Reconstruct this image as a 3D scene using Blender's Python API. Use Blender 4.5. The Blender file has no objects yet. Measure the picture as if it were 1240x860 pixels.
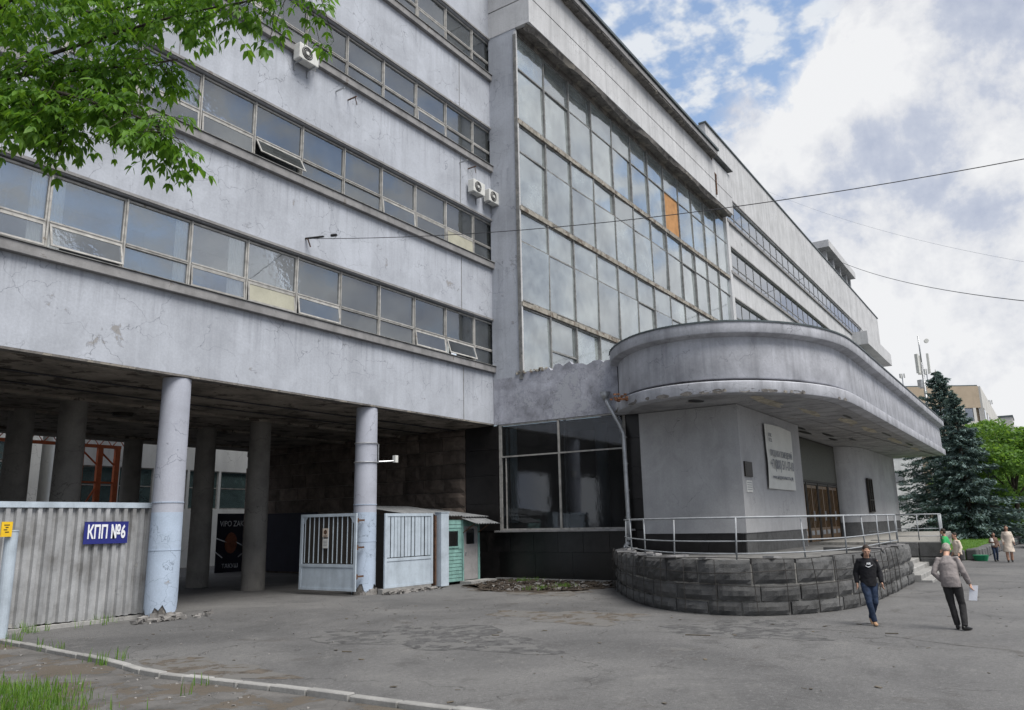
import bpy, math, random
import numpy as np
from mathutils import Vector, Matrix
random.seed(7); rng = np.random.default_rng(7)
S = bpy.context.scene; C = S.collection; D = bpy.data
PI = math.pi
# ------------------------------------------------------------------ camera
YAW, PIT, ROLL, FOC, H = math.radians(34.036), math.radians(12.283), math.radians(-1.104), 932.5, 2.3
_f = Vector((math.cos(YAW)*math.cos(PIT), math.sin(YAW)*math.cos(PIT), math.sin(PIT)))
_r0 = Vector((math.sin(YAW), -math.cos(YAW), 0)); _u0 = _r0.cross(_f)
_r = _r0*math.cos(ROLL) + _u0*math.sin(ROLL); _u = -_r0*math.sin(ROLL) + _u0*math.cos(ROLL)
CAM = Vector((0, 0, H))
cd = D.cameras.new('camera'); cam = D.objects.new('camera', cd); C.objects.link(cam)
cd.sensor_width = 36; cd.lens = FOC/1240*36; cd.clip_start = .05; cd.clip_end = 2000
cam.matrix_world = Matrix(((_r.x, _u.x, -_f.x, 0), (_r.y, _u.y, -_f.y, 0), (_r.z, _u.z, -_f.z, H), (0, 0, 0, 1)))
S.camera = cam
S.view_settings.view_transform = 'Standard'; S.view_settings.look = 'None'
S.view_settings.exposure = 0.82; S.view_settings.gamma = 1
def ray(x, y): return _f + (x-620)/FOC*_r - (y-430)/FOC*_u
def aty(x, y, Y): d = ray(x, y); return CAM + d*(Y/d.y)
def atx(x, y, X): d = ray(x, y); return CAM + d*(X/d.x)
def atz(x, y, z=0): d = ray(x, y); return CAM + d*((z-H)/d.z)
def atd(x, y, k): d = ray(x, y); return CAM + d*(k/d.dot(_f))
# ------------------------------------------------------------------ sky
SUN_EL, SUN_AZ = math.radians(58), math.radians(-102)      # azimuth measured from +x towards +y: the light comes from in front of the facade, a little from the right
W = D.worlds.new("World"); S.world = W; W.use_nodes = True
nt = W.node_tree; nt.nodes.clear()
def N(tree, t, **kw):
    n = tree.nodes.new(t)
    for k, v in kw.items():
        if k == 'ins':
            for a, b in v.items(): n.inputs[a].default_value = b
        else: setattr(n, k, v)
    return n
def ramp(tree, stops, interp='LINEAR'):
    n = tree.nodes.new('ShaderNodeValToRGB'); n.color_ramp.interpolation = interp; e = n.color_ramp.elements
    while len(e) < len(stops): e.new(.5)
    for i, (p, c) in enumerate(stops):
        e[i].position = p; e[i].color = c if len(c) == 4 else (*c, 1)
    return n
def build_sky():
    L = nt.links.new
    out = N(nt, 'ShaderNodeOutputWorld'); sky = N(nt, 'ShaderNodeTexSky', sky_type='NISHITA', sun_disc=False, sun_elevation=SUN_EL, sun_rotation=PI/2-SUN_AZ, dust_density=1.5, air_density=1.2)
    bg1 = N(nt, 'ShaderNodeBackground', ins={1: .115}); bg2 = N(nt, 'ShaderNodeBackground', ins={1: 1.0}); mix = N(nt, 'ShaderNodeMixShader')
    L(sky.outputs[0], bg1.inputs[0])
    tc = N(nt, 'ShaderNodeTexCoord'); sx = N(nt, 'ShaderNodeSeparateXYZ'); L(tc.outputs['Generated'], sx.inputs[0])
    zc = N(nt, 'ShaderNodeMath', operation='MAXIMUM', ins={1: 0.0}); L(sx.outputs[2], zc.inputs[0])
    za = N(nt, 'ShaderNodeMath', operation='ADD', ins={1: .22}); L(zc.outputs[0], za.inputs[0])
    dx = N(nt, 'ShaderNodeMath', operation='DIVIDE'); dy = N(nt, 'ShaderNodeMath', operation='DIVIDE')
    L(sx.outputs[0], dx.inputs[0]); L(za.outputs[0], dx.inputs[1]); L(sx.outputs[1], dy.inputs[0]); L(za.outputs[0], dy.inputs[1])
    cv = N(nt, 'ShaderNodeCombineXYZ'); L(dx.outputs[0], cv.inputs[0]); L(dy.outputs[0], cv.inputs[1])
    big = N(nt, 'ShaderNodeTexNoise', ins={'Scale': 1.3, 'Detail': 9, 'Roughness': .56, 'Distortion': .15}); L(tc.outputs['Generated'], big.inputs[0]); big.inputs['Scale'].default_value = 3.4
    off = N(nt, 'ShaderNodeVectorMath', operation='ADD', ins={1: (3.1, 1.7, 2)}); L(cv.outputs[0], off.inputs[0])
    small = N(nt, 'ShaderNodeTexNoise', ins={'Scale': 15, 'Detail': 4, 'Roughness': .55}); L(off.outputs[0], small.inputs[0])
    off2 = N(nt, 'ShaderNodeVectorMath', operation='ADD', ins={1: (5.3, .4, 1.2)}); L(tc.outputs['Generated'], off2.inputs[0])
    shade = N(nt, 'ShaderNodeTexNoise', ins={'Scale': 6.5, 'Detail': 12, 'Roughness': .60, 'Distortion': .1}); L(off2.outputs[0], shade.inputs[0])
    def lobe(v, r0, r1):      # how near a direction is to v: cloud banks standing where the photograph shows them
        d = N(nt, 'ShaderNodeVectorMath', operation='DOT_PRODUCT', ins={1: tuple(v.normalized())}); L(tc.outputs['Generated'], d.inputs[0])
        m = N(nt, 'ShaderNodeMapRange', interpolation_type='SMOOTHSTEP', ins={1: math.cos(math.radians(r1)), 2: math.cos(math.radians(r0)), 3: 0., 4: 1.}); L(d.outputs['Value'], m.inputs[0]); return m.outputs[0]
    def madd(a, k, b):
        n = N(nt, 'ShaderNodeMath', operation='MULTIPLY_ADD', ins={1: k}); L(a, n.inputs[0]); L(b, n.inputs[2]); return n.outputs[0]
    bank = lobe(ray(1130, 150), 6, 17); low = lobe(ray(1180, 430), 2, 11); grey = lobe(ray(1060, 265), 1, 9); mott = lobe(ray(730, -60), 9, 19)
    cov = madd(bank, .16, big.outputs[0]); cov = madd(low, .06, cov); cov = madd(mott, -.15, cov)
    m1 = ramp(nt, [(.40, (0, 0, 0)), (.48, (1, 1, 1))]); L(cov, m1.inputs[0])
    m2 = ramp(nt, [(.40, (.12, .12, .12)), (.56, (.95, .95, .95))]); L(small.outputs[0], m2.inputs[0])
    fm = N(nt, 'ShaderNodeMix', data_type='RGBA', blend_type='LIGHTEN', ins={0: 1.}); L(m1.outputs[0], fm.inputs[6]); L(m2.outputs[0], fm.inputs[7])
    sh = madd(bank, .055, shade.outputs[0]); sh = madd(grey, -.07, sh); sh = madd(low, .07, sh)
    col = ramp(nt, [(.38, (.25, .28, .355)), (.47, (.32, .345, .405)), (.53, (.43, .44, .465)), (.60, (.50, .505, .515))]); L(sh, col.inputs[0])
    colh = ramp(nt, [(.40, (.27, .325, .42)), (.60, (.455, .475, .50))]); L(small.outputs[0], colh.inputs[0])
    cm = N(nt, 'ShaderNodeMix', data_type='RGBA'); L(m1.outputs[0], cm.inputs[0]); L(colh.outputs[0], cm.inputs[6]); L(col.outputs[0], cm.inputs[7])
    L(cm.outputs[2], bg2.inputs[0])
    L(fm.outputs[2], mix.inputs[0]); L(bg1.outputs[0], mix.inputs[1]); L(bg2.outputs[0], mix.inputs[2]); L(mix.outputs[0], out.inputs[0])
build_sky()
sd = D.lights.new('sun', 'SUN'); sd.energy = 2.7; sd.angle = math.radians(34); sd.color = (1, .97, .92)
so = D.objects.new('sun', sd); C.objects.link(so)
_s = Vector((math.cos(SUN_AZ)*math.cos(SUN_EL), math.sin(SUN_AZ)*math.cos(SUN_EL), math.sin(SUN_EL)))
so.rotation_euler = _s.to_track_quat('Z', 'Y').to_euler(); so.location = (0, 0, 60)
# ------------------------------------------------------------------ materials
MATS = {}
def mat(name, base, rough=.85, var=.12, scale=1.5, streak=0, crack=0, patch=None, bump=.15, bscale=30, metallic=0, spec=.3, detail=6, coat=0, pscale=.8, pth=.62, crs=.9, tone=None, repair=0, rand=0, sills=0):
    """surface with large-scale mottling, fine grain, optional vertical rain streaks, hairline cracks and flaked patches"""
    if name in MATS: return MATS[name]
    m = D.materials.new(name); m.use_nodes = True; t = m.node_tree; L = t.links.new
    b = t.nodes['Principled BSDF']; b.inputs['Roughness'].default_value = rough; b.inputs['Metallic'].default_value = metallic
    b.inputs['Specular IOR Level'].default_value = spec; b.inputs['Coat Weight'].default_value = coat
    g = N(t, 'ShaderNodeNewGeometry'); pos = g.outputs['Position']
    n1 = N(t, 'ShaderNodeTexNoise', ins={'Scale': scale, 'Detail': detail, 'Roughness': .62}); L(pos, n1.inputs[0])
    lo = tuple(c*(1-var*1.6) for c in base); hi = tuple(min(1, c*(1+var*1.2)) for c in base)
    if tone: lo = tuple(a*b_ for a, b_ in zip(lo, tone))
    r = ramp(t, [(.3, lo), (.5, base), (.72, hi)]); L(n1.outputs[0], r.inputs[0]); col = r.outputs[0]
    n2 = N(t, 'ShaderNodeTexNoise', ins={'Scale': bscale, 'Detail': 4, 'Roughness': .7}); L(pos, n2.inputs[0])
    def mul(col, fac_out, dark, stops):
        rr = ramp(t, stops); L(fac_out, rr.inputs[0])
        mx = N(t, 'ShaderNodeMix', data_type='RGBA', ins={7: (*dark, 1)}); L(rr.outputs[0], mx.inputs[0]); L(col, mx.inputs[6]); return mx.outputs[2]
    col = mul(col, n2.outputs[0], tuple(c*.6 for c in base), [(.42, (.22,)*3), (.62, (0,)*3)])
    if streak:
        mp = N(t, 'ShaderNodeMapping', ins={3: (1.6, 1.6, .09)}); L(pos, mp.inputs[0])
        ns = N(t, 'ShaderNodeTexNoise', ins={'Scale': 1.5, 'Detail': 7, 'Roughness': .65}); L(mp.outputs[0], ns.inputs[0])
        col = mul(col, ns.outputs[0], tuple(c*.45 for c in base), [(.48, (0,)*3), (.80, (streak,)*3)])
        col = mul(col, ns.outputs[0], tuple(min(1, c*1.35) for c in base), [(.24, (streak*.8,)*3), (.42, (0,)*3)])
    if repair:      # repainted and patched areas with soft-edged tone steps
        n5 = N(t, 'ShaderNodeTexNoise', ins={'Scale': .9, 'Detail': 8, 'Roughness': .6, 'Distortion': .8}); L(pos, n5.inputs[0])
        col = mul(col, n5.outputs[0], tuple(min(1, c*1.28) for c in base), [(.54, (0,)*3), (.64, (.22,)*3)])
        col = mul(col, n5.outputs[0], tuple(c*.62 for c in base), [(.32, (.28,)*3), (.42, (0,)*3)])
        n6 = N(t, 'ShaderNodeTexNoise', ins={'Scale': 5, 'Detail': 8, 'Roughness': .7, 'Distortion': .3}); L(pos, n6.inputs[0])
        col = mul(col, n6.outputs[0], tuple(c*.5 for c in base), [(.66, (0,)*3), (.74, (.7,)*3)])
    hgt = n2.outputs[0]
    if patch:
        n3 = N(t, 'ShaderNodeTexNoise', ins={'Scale': pscale, 'Detail': 9, 'Roughness': .66, 'Distortion': .3}); L(pos, n3.inputs[0])
        col = mul(col, n3.outputs[0], patch, [(pth, (0,)*3), (pth+.015, (.85,)*3)])
        col = mul(col, n3.outputs[0], tuple(c*.35 for c in base), [(pth-.012, (0,)*3), (pth, (.6,)*3), (pth+.006, (0,)*3)])
    if sills:       # rain and dirt run down from the sills
        sz = N(t, 'ShaderNodeSeparateXYZ'); L(pos, sz.inputs[0]); sb_ = N(t, 'ShaderNodeMath', operation='SUBTRACT', ins={0: 8.75+4.745*6}); L(sz.outputs[2], sb_.inputs[1])
        md = N(t, 'ShaderNodeMath', operation='MODULO', ins={1: 4.745}); L(sb_.outputs[0], md.inputs[0])
        fo = N(t, 'ShaderNodeMapRange', ins={1: 0, 2: 1.5, 3: 1, 4: 0}); L(md.outputs[0], fo.inputs[0])
        mq = N(t, 'ShaderNodeMapping', ins={3: (3.2, 3.2, .12)}); L(pos, mq.inputs[0]); nq = N(t, 'ShaderNodeTexNoise', ins={'Scale': 1.6, 'Detail': 6, 'Roughness': .7}); L(mq.outputs[0], nq.inputs[0])
        rq = ramp(t, [(.48, (0,)*3), (.68, (.5,)*3)]); L(nq.outputs[0], rq.inputs[0]); mu = N(t, 'ShaderNodeMath', operation='MULTIPLY'); L(rq.outputs[0], mu.inputs[0]); L(fo.outputs[0], mu.inputs[1])
        mx = N(t, 'ShaderNodeMix', data_type='RGBA', ins={7: (*[c*.42 for c in base], 1)}); L(mu.outputs[0], mx.inputs[0]); L(col, mx.inputs[6]); col = mx.outputs[2]
    if rand:
        oi = N(t, 'ShaderNodeObjectInfo'); rm = N(t, 'ShaderNodeMapRange', ins={1: 0, 2: 1, 3: 1-rand, 4: 1+rand}); L(oi.outputs['Random'], rm.inputs[0])
        hv = N(t, 'ShaderNodeHueSaturation'); L(rm.outputs[0], hv.inputs['Value']); L(col, hv.inputs['Color']); col = hv.outputs[0]
    if crack:
        nd = N(t, 'ShaderNodeTexNoise', ins={'Scale': 1.7, 'Detail': 5}); L(pos, nd.inputs[0])
        ad = N(t, 'ShaderNodeVectorMath', operation='SCALE', ins={3: .9}); L(nd.outputs[1], ad.inputs[0])
        a2 = N(t, 'ShaderNodeVectorMath', operation='ADD'); L(pos, a2.inputs[0]); L(ad.outputs[0], a2.inputs[1])
        vo = N(t, 'ShaderNodeTexVoronoi', feature='DISTANCE_TO_EDGE', ins={'Scale': crs}); L(a2.outputs[0], vo.inputs[0])
        cr = ramp(t, [(.0, (1,)*3), (.009, (0,)*3)]); L(vo.outputs[0], cr.inputs[0])
        nm = N(t, 'ShaderNodeTexNoise', ins={'Scale': .5, 'Detail': 3}); L(a2.outputs[0], nm.inputs[0])
        mr = ramp(t, [(.55-crack*.25, (0,)*3), (.66-crack*.2, (.8,)*3)]); L(nm.outputs[0], mr.inputs[0])
        mm = N(t, 'ShaderNodeMath', operation='MULTIPLY'); L(cr.outputs[0], mm.inputs[0]); L(mr.outputs[0], mm.inputs[1])
        mx = N(t, 'ShaderNodeMix', data_type='RGBA', ins={7: (*[c*.3 for c in base], 1)}); L(mm.outputs[0], mx.inputs[0]); L(col, mx.inputs[6]); col = mx.outputs[2]
    L(col, b.inputs['Base Color'])
    if bump:
        bp = N(t, 'ShaderNodeBump', ins={'Strength': bump, 'Distance': .02}); L(hgt, bp.inputs['Height']); L(bp.outputs[0], b.inputs['Normal'])
    MATS[name] = m; return m
def glass(name, tint, refl, rough=.02, body=None, trans=.6):
    m = D.materials.new(name); m.use_nodes = True; t = m.node_tree; t.nodes.clear(); L = t.links.new
    out = N(t, 'ShaderNodeOutputMaterial'); tr = N(t, 'ShaderNodeBsdfTransparent', ins={0: (*tint, 1)}); gl = N(t, 'ShaderNodeBsdfGlossy', ins={0: (.92, .95, 1, 1), 'Roughness': rough})
    df = N(t, 'ShaderNodeBsdfDiffuse', ins={0: (*(body or (.3, .32, .33)), 1)})
    g = N(t, 'ShaderNodeNewGeometry'); nz = N(t, 'ShaderNodeTexNoise', ins={'Scale': .7, 'Detail': 6, 'Roughness': .7}); L(g.outputs['Position'], nz.inputs[0])
    rr = N(t, 'ShaderNodeMapRange', ins={1: .35, 2: .7, 3: (1-trans)*.6, 4: min(1, (1-trans)*1.4)}); L(nz.outputs[0], rr.inputs[0])
    oi = N(t, 'ShaderNodeObjectInfo'); rp_ = N(t, 'ShaderNodeMapRange', ins={1: 0, 2: 1, 3: .55, 4: 1.3}); L(oi.outputs['Random'], rp_.inputs[0])
    mr_ = N(t, 'ShaderNodeMath', operation='MULTIPLY', use_clamp=True); L(rr.outputs[0], mr_.inputs[0]); L(rp_.outputs[0], mr_.inputs[1])
    hs = N(t, 'ShaderNodeHueSaturation', ins={'Color': (*(body or (.3, .32, .33)), 1)}); rv = N(t, 'ShaderNodeMapRange', ins={1: 0, 2: 1, 3: 1.15, 4: .75}); L(oi.outputs['Random'], rv.inputs[0]); L(rv.outputs[0], hs.inputs['Value']); L(hs.outputs[0], df.inputs[0])
    m1 = N(t, 'ShaderNodeMixShader'); L(mr_.outputs[0], m1.inputs[0]); L(tr.outputs[0], m1.inputs[1]); L(df.outputs[0], m1.inputs[2])
    fr = N(t, 'ShaderNodeFresnel', ins={0: 1.5}); ad = N(t, 'ShaderNodeMath', operation='ADD', use_clamp=True, ins={1: refl}); L(fr.outputs[0], ad.inputs[0])
    bp = N(t, 'ShaderNodeBump', ins={'Strength': .06, 'Distance': .05}); L(nz.outputs[0], bp.inputs['Height']); L(bp.outputs[0], gl.inputs['Normal'])
    m2 = N(t, 'ShaderNodeMixShader'); L(ad.outputs[0], m2.inputs[0]); L(m1.outputs[0], m2.inputs[1]); L(gl.outputs[0], m2.inputs[2]); L(m2.outputs[0], out.inputs[0])
    MATS[name] = m; return m
def leafmat(name, c, c2, trans=.45):
    m = D.materials.new(name); m.use_nodes = True; t = m.node_tree; t.nodes.clear(); L = t.links.new
    out = N(t, 'ShaderNodeOutputMaterial'); d = N(t, 'ShaderNodeBsdfPrincipled', ins={'Roughness': .55, 'Specular IOR Level': .35}); tl = N(t, 'ShaderNodeBsdfTranslucent'); mx = N(t, 'ShaderNodeMixShader', ins={0: trans})
    g = N(t, 'ShaderNodeNewGeometry'); nz = N(t, 'ShaderNodeTexWhiteNoise', noise_dimensions='1D'); L(g.outputs['Random Per Island'], nz.inputs['W'])
    r = ramp(t, [(0, c), (1, c2)]); L(nz.outputs[0], r.inputs[0])
    r2 = ramp(t, [(0, tuple(min(1, x*1.8) for x in c)), (1, (c2[0]*2.2, c2[1]*1.9, c2[2]*1.2))]); L(nz.outputs[0], r2.inputs[0])
    L(r.outputs[0], d.inputs[0]); L(r2.outputs[0], tl.inputs[0]); L(d.outputs[0], mx.inputs[1]); L(tl.outputs[0], mx.inputs[2]); L(mx.outputs[0], out.inputs[0])
    MATS[name] = m; return m
M = dict(
 facade=mat('facade_plaster', (.39, .41, .452), sills=1, var=.12, scale=.45, streak=.36, crack=.55, repair=1, patch=(.24, .23, .22), pth=.67, bump=.2, bscale=14),
 facade_up=mat('upper_plaster', (.48, .483, .49), var=.12, scale=.5, streak=.55, crack=.35, patch=(.20, .19, .18), pth=.70, bump=.2, bscale=14),
 rough_plaster=mat('crazed_plaster', (.35, .357, .40), var=.28, scale=1.6, streak=.45, crack=1.3, crs=1.6, patch=(.36, .37, .40), pth=.60, bump=.35, bscale=12),
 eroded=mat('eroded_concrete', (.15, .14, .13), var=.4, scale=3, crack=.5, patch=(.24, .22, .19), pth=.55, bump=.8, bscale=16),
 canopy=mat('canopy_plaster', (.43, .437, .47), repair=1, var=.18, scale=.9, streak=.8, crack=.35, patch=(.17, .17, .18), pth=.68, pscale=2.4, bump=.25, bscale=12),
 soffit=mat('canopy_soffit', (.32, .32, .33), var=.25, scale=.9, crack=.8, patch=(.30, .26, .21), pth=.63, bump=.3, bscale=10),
 entry=mat('entrance_plaster', (.39, .39, .395), repair=1, var=.10, scale=.5, streak=.25, crack=.2, bump=.15, bscale=18),
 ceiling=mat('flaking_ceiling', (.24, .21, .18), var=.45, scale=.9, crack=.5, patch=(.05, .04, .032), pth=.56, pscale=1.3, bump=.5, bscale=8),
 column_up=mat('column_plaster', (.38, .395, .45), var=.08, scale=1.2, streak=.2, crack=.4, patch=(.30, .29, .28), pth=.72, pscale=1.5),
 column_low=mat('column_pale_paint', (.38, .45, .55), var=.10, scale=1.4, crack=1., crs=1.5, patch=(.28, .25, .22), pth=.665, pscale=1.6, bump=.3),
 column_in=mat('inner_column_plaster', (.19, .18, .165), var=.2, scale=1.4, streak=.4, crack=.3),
 stone=mat('brown_rough_stone', (.12, .096, .08), rand=.3, var=.35, scale=2.2, bump=.9, bscale=7),
 granite=mat('black_polished_granite', rand=.5, base= (.009, .008, .008), rough=.3, var=.4, scale=4, spec=.5, bump=.02),
 joint=mat('granite_joint', (.012, .011, .011), rough=.9, var=.1),
 plinth=mat('dark_plinth_stone', (.098, .098, .098), rand=.25, rough=.95, var=.18, scale=4, tone=(1, 1, .97), patch=(.19, .19, .18), pth=.68, pscale=6, bump=1., bscale=38),
 mortar=mat('old_mortar', (.26, .25, .23), var=.3, scale=5, bump=.6),
 floor=mat('dusty_floor_slab', (.15, .147, .142), var=.3, scale=2, crack=.8, bump=.4), concrete=mat('grey_concrete', rand=.15, base=(.27, .265, .255), var=.18, scale=2, crack=.4, bump=.4, bscale=20, patch=(.20, .19, .18), pth=.66),
 sill=mat('concrete_sill', (.24, .235, .235), var=.2, scale=2, streak=.5, bump=.4, patch=(.15, .13, .12), pth=.64, pscale=2),
 asphalt=None, soil=mat('dark_soil', (.055, .043, .033), var=.4, scale=2.5, bump=.9, bscale=14),
 rubble=mat('broken_rubble', (.20, .19, .18), var=.5, scale=4, bump=.4),
 frame=mat('window_frame_paint', (.36, .35, .33), rand=.2, rough=.6, var=.25, scale=5, streak=.3, patch=(.16, .13, .10), pth=.64, pscale=4, bump=.2),
 mullion=mat('steel_mullion', (.19, .19, .185), rough=.6, var=.3, scale=4, patch=(.26, .25, .23), pth=.6, pscale=3),
 ledge=mat('rotten_ledge', (.27, .25, .215), var=.35, scale=3, patch=(.12, .09, .07), pth=.55, pscale=2.2, bump=.7, bscale=12),
 curtain=mat('pale_curtain', (.93, .94, .92), rough=1, var=.06, scale=.8, streak=.25, bump=0),
 curtain2=mat('green_grey_curtain', (.68, .74, .72), rough=1, var=.1, scale=.6, streak=.35, bump=0),
 room=mat('room_plaster', (.26, .27, .28), var=.2, scale=.5, bump=0),
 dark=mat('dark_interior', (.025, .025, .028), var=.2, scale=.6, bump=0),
 plywood=mat('plywood', (.42, .22, .09), var=.18, scale=2, bump=.1),
 beige=mat('beige_board', (.36, .35, .28), var=.1, scale=2, bump=.05),
 zinc=mat('corrugated_zinc', (.345, .348, .352), rough=.55, metallic=.25, var=.28, scale=1.3, streak=.7, patch=(.38, .37, .35), pth=.66, bump=.1, tone=(1, .97, .93)),
 pale_metal=mat('pale_blue_metal_paint', (.42, .48, .54), rough=.5, var=.12, scale=2, streak=.4, patch=(.16, .10, .07), pth=.70, pscale=3, bump=.08),
 rust=mat('rusty_steel', (.10, .055, .035), rough=.85, var=.4, scale=6, bump=.3),
 oldrod=mat('old_steel_rod', (.035, .032, .03), rough=.8, var=.3, bump=0),
 teal=mat('teal_paint', (.19, .34, .31), rough=.6, var=.18, scale=4, streak=.5, patch=(.24, .24, .2), pth=.68, pscale=4),
 grey_door=mat('grey_door_board', (.30, .29, .29), rough=.7, var=.12, scale=3, streak=.3),
 roofsheet=mat('asbestos_sheet', (.17, .175, .18), rough=.9, var=.3, scale=3, streak=.2, bump=.3),
 steel=mat('galvanised_steel', (.42, .43, .44), rough=.42, metallic=.6, var=.18, scale=4, streak=.3, bump=.05),
 rail=mat('grey_rail_paint', (.29, .305, .32), rough=.5, var=.16, scale=4, patch=(.18, .12, .09), pth=.70, pscale=6, bump=.1),
 wire=mat('dark_wire', (.04, .04, .045), rough=.6, bump=0),
 orange=mat('orange_steel_paint', (.45, .11, .04), rough=.55, var=.2, scale=3, bump=.05),
 white=mat('white_plaster', (.78, .79, .78), var=.08, scale=.7, streak=.3, crack=.2),
 acwhite=mat('white_plastic', (.60, .60, .57), rough=.5, var=.08, scale=5, streak=.35, bump=.02),
 blackplastic=mat('black_plastic', (.02, .02, .02), rough=.5, bump=0),
 bluesign=mat('blue_enamel', (.022, .028, .17), rough=.35, var=.06, bump=0),
 lettering=mat('white_lettering', (.75, .76, .78), rough=.5, var=.02, bump=0),
 greylettering=mat('grey_lettering', (.22, .23, .25), rough=.7, var=.02, bump=0),
 yellow=mat('yellow_plate', (.75, .47, .02), rough=.5, var=.05, bump=0),
 banner=mat('banner_cloth', (.66, .66, .62), rough=.9, var=.05, scale=1.5, bump=.05),
 bronze=mat('dark_bronze', (.035, .03, .025), rough=.5, metallic=.3, bump=.1),
 door=mat('golden_brown_wood', (.15, .08, .026), rough=.4, var=.3, scale=3, streak=.5, spec=.5),
 doordark=mat('dark_door_frame', (.035, .028, .022), rough=.5, var=.2),
 tan=mat('tan_brick', (.38, .31, .23), var=.1, scale=.25, streak=.2, bump=0),
 offwhite=mat('offwhite_panel', (.50, .49, .46), var=.1, scale=.3, bump=0),
 metalroof=mat('dark_roof_edge', (.10, .12, .125), rough=.5, metallic=.3, var=.2),
 bark=mat('bark', (.06, .048, .038), var=.35, scale=6, bump=.9, bscale=18),
 skin=mat('skin', (.46, .27, .19), rough=.55, var=.06, scale=8, bump=0),
 hairdark=mat('dark_hair', (.03, .02, .014), rough=.6, var=.3, scale=30, bump=.4, bscale=90),
 hairgrey=mat('grey_hair', (.30, .27, .24), rough=.7, var=.25, scale=30, bump=.4, bscale=90),
 blackcloth=mat('black_cotton', (.012, .012, .015), rough=.9, var=.3, scale=6, bump=.2),
 jeans=mat('dark_jeans', (.022, .036, .07), rough=.9, var=.35, scale=7, bump=.25, bscale=60),
 taupe=mat('taupe_jacket', (.23, .205, .20), rough=.85, var=.12, scale=5, bump=.25),
 trousers=mat('charcoal_trousers', (.028, .027, .028), rough=.9, var=.2, scale=6, bump=.2),
 leather=mat('tan_leather', (.36, .22, .13), rough=.6, var=.2, scale=8),
 blackshoe=mat('black_shoe', (.012, .012, .012), rough=.4, bump=0),
 paper=mat('white_paper', (.80, .82, .88), rough=.9, var=.02, bump=0),
 green=mat('green_cotton', (.03, .32, .10), rough=.9, var=.1, scale=6),
 cream=mat('cream_cotton', (.58, .50, .42), rough=.9, var=.1, scale=6),
 brownbag=mat('brown_cotton', (.17, .11, .085), rough=.9, var=.2, scale=6),
 carpaint=mat('white_car_paint', (.72, .73, .74), rough=.25, var=.03, spec=.5, coat=.6, bump=0),
 rubber=mat('tyre_rubber', (.02, .02, .02), rough=.9, bump=0),
 poster=mat('dark_poster', (.018, .018, .03), rough=.7, var=.2, bump=0),
 greenplastic=mat('green_plastic', (.02, .22, .10), rough=.6, bump=0),
 glass=glass('window_glass', (.93, .95, .95), .13, trans=.82, body=(.32, .35, .35)), glasssheen=glass('painted_sheen_glass', (.8, .85, .86), .05, rough=.35, trans=.45, body=(.38, .39, .37)),  # second one for open sashes: beige-grey sky reflection put into the body colour
 glasswall=glass('curtain_wall_glass', (.94, 1., .99), .22, trans=.60, body=(.66, .73, .71)),
 glassdark=glass('shop_window_glass', (.55, .58, .60), .01, trans=.93, body=(.2, .2, .2)),
 glassteal=glass('teal_glass', (.5, .6, .6), .1, trans=.4, body=(.16, .24, .24)),
 glassfar=glass('far_glass', (.35, .42, .46), .25, trans=.9, body=(.2, .24, .28)),
 leaf=leafmat('maple_leaf', (.05, .13, .015), (.13, .26, .028), .48), leaf_far=leafmat('bright_leaf', (.065, .14, .026), (.13, .24, .045), .42),
 needle=leafmat('blue_needle', (.065, .105, .10), (.13, .19, .18), .15), grass=leafmat('grass_blade', (.06, .15, .02), (.15, .26, .04), .4),
)
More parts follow.
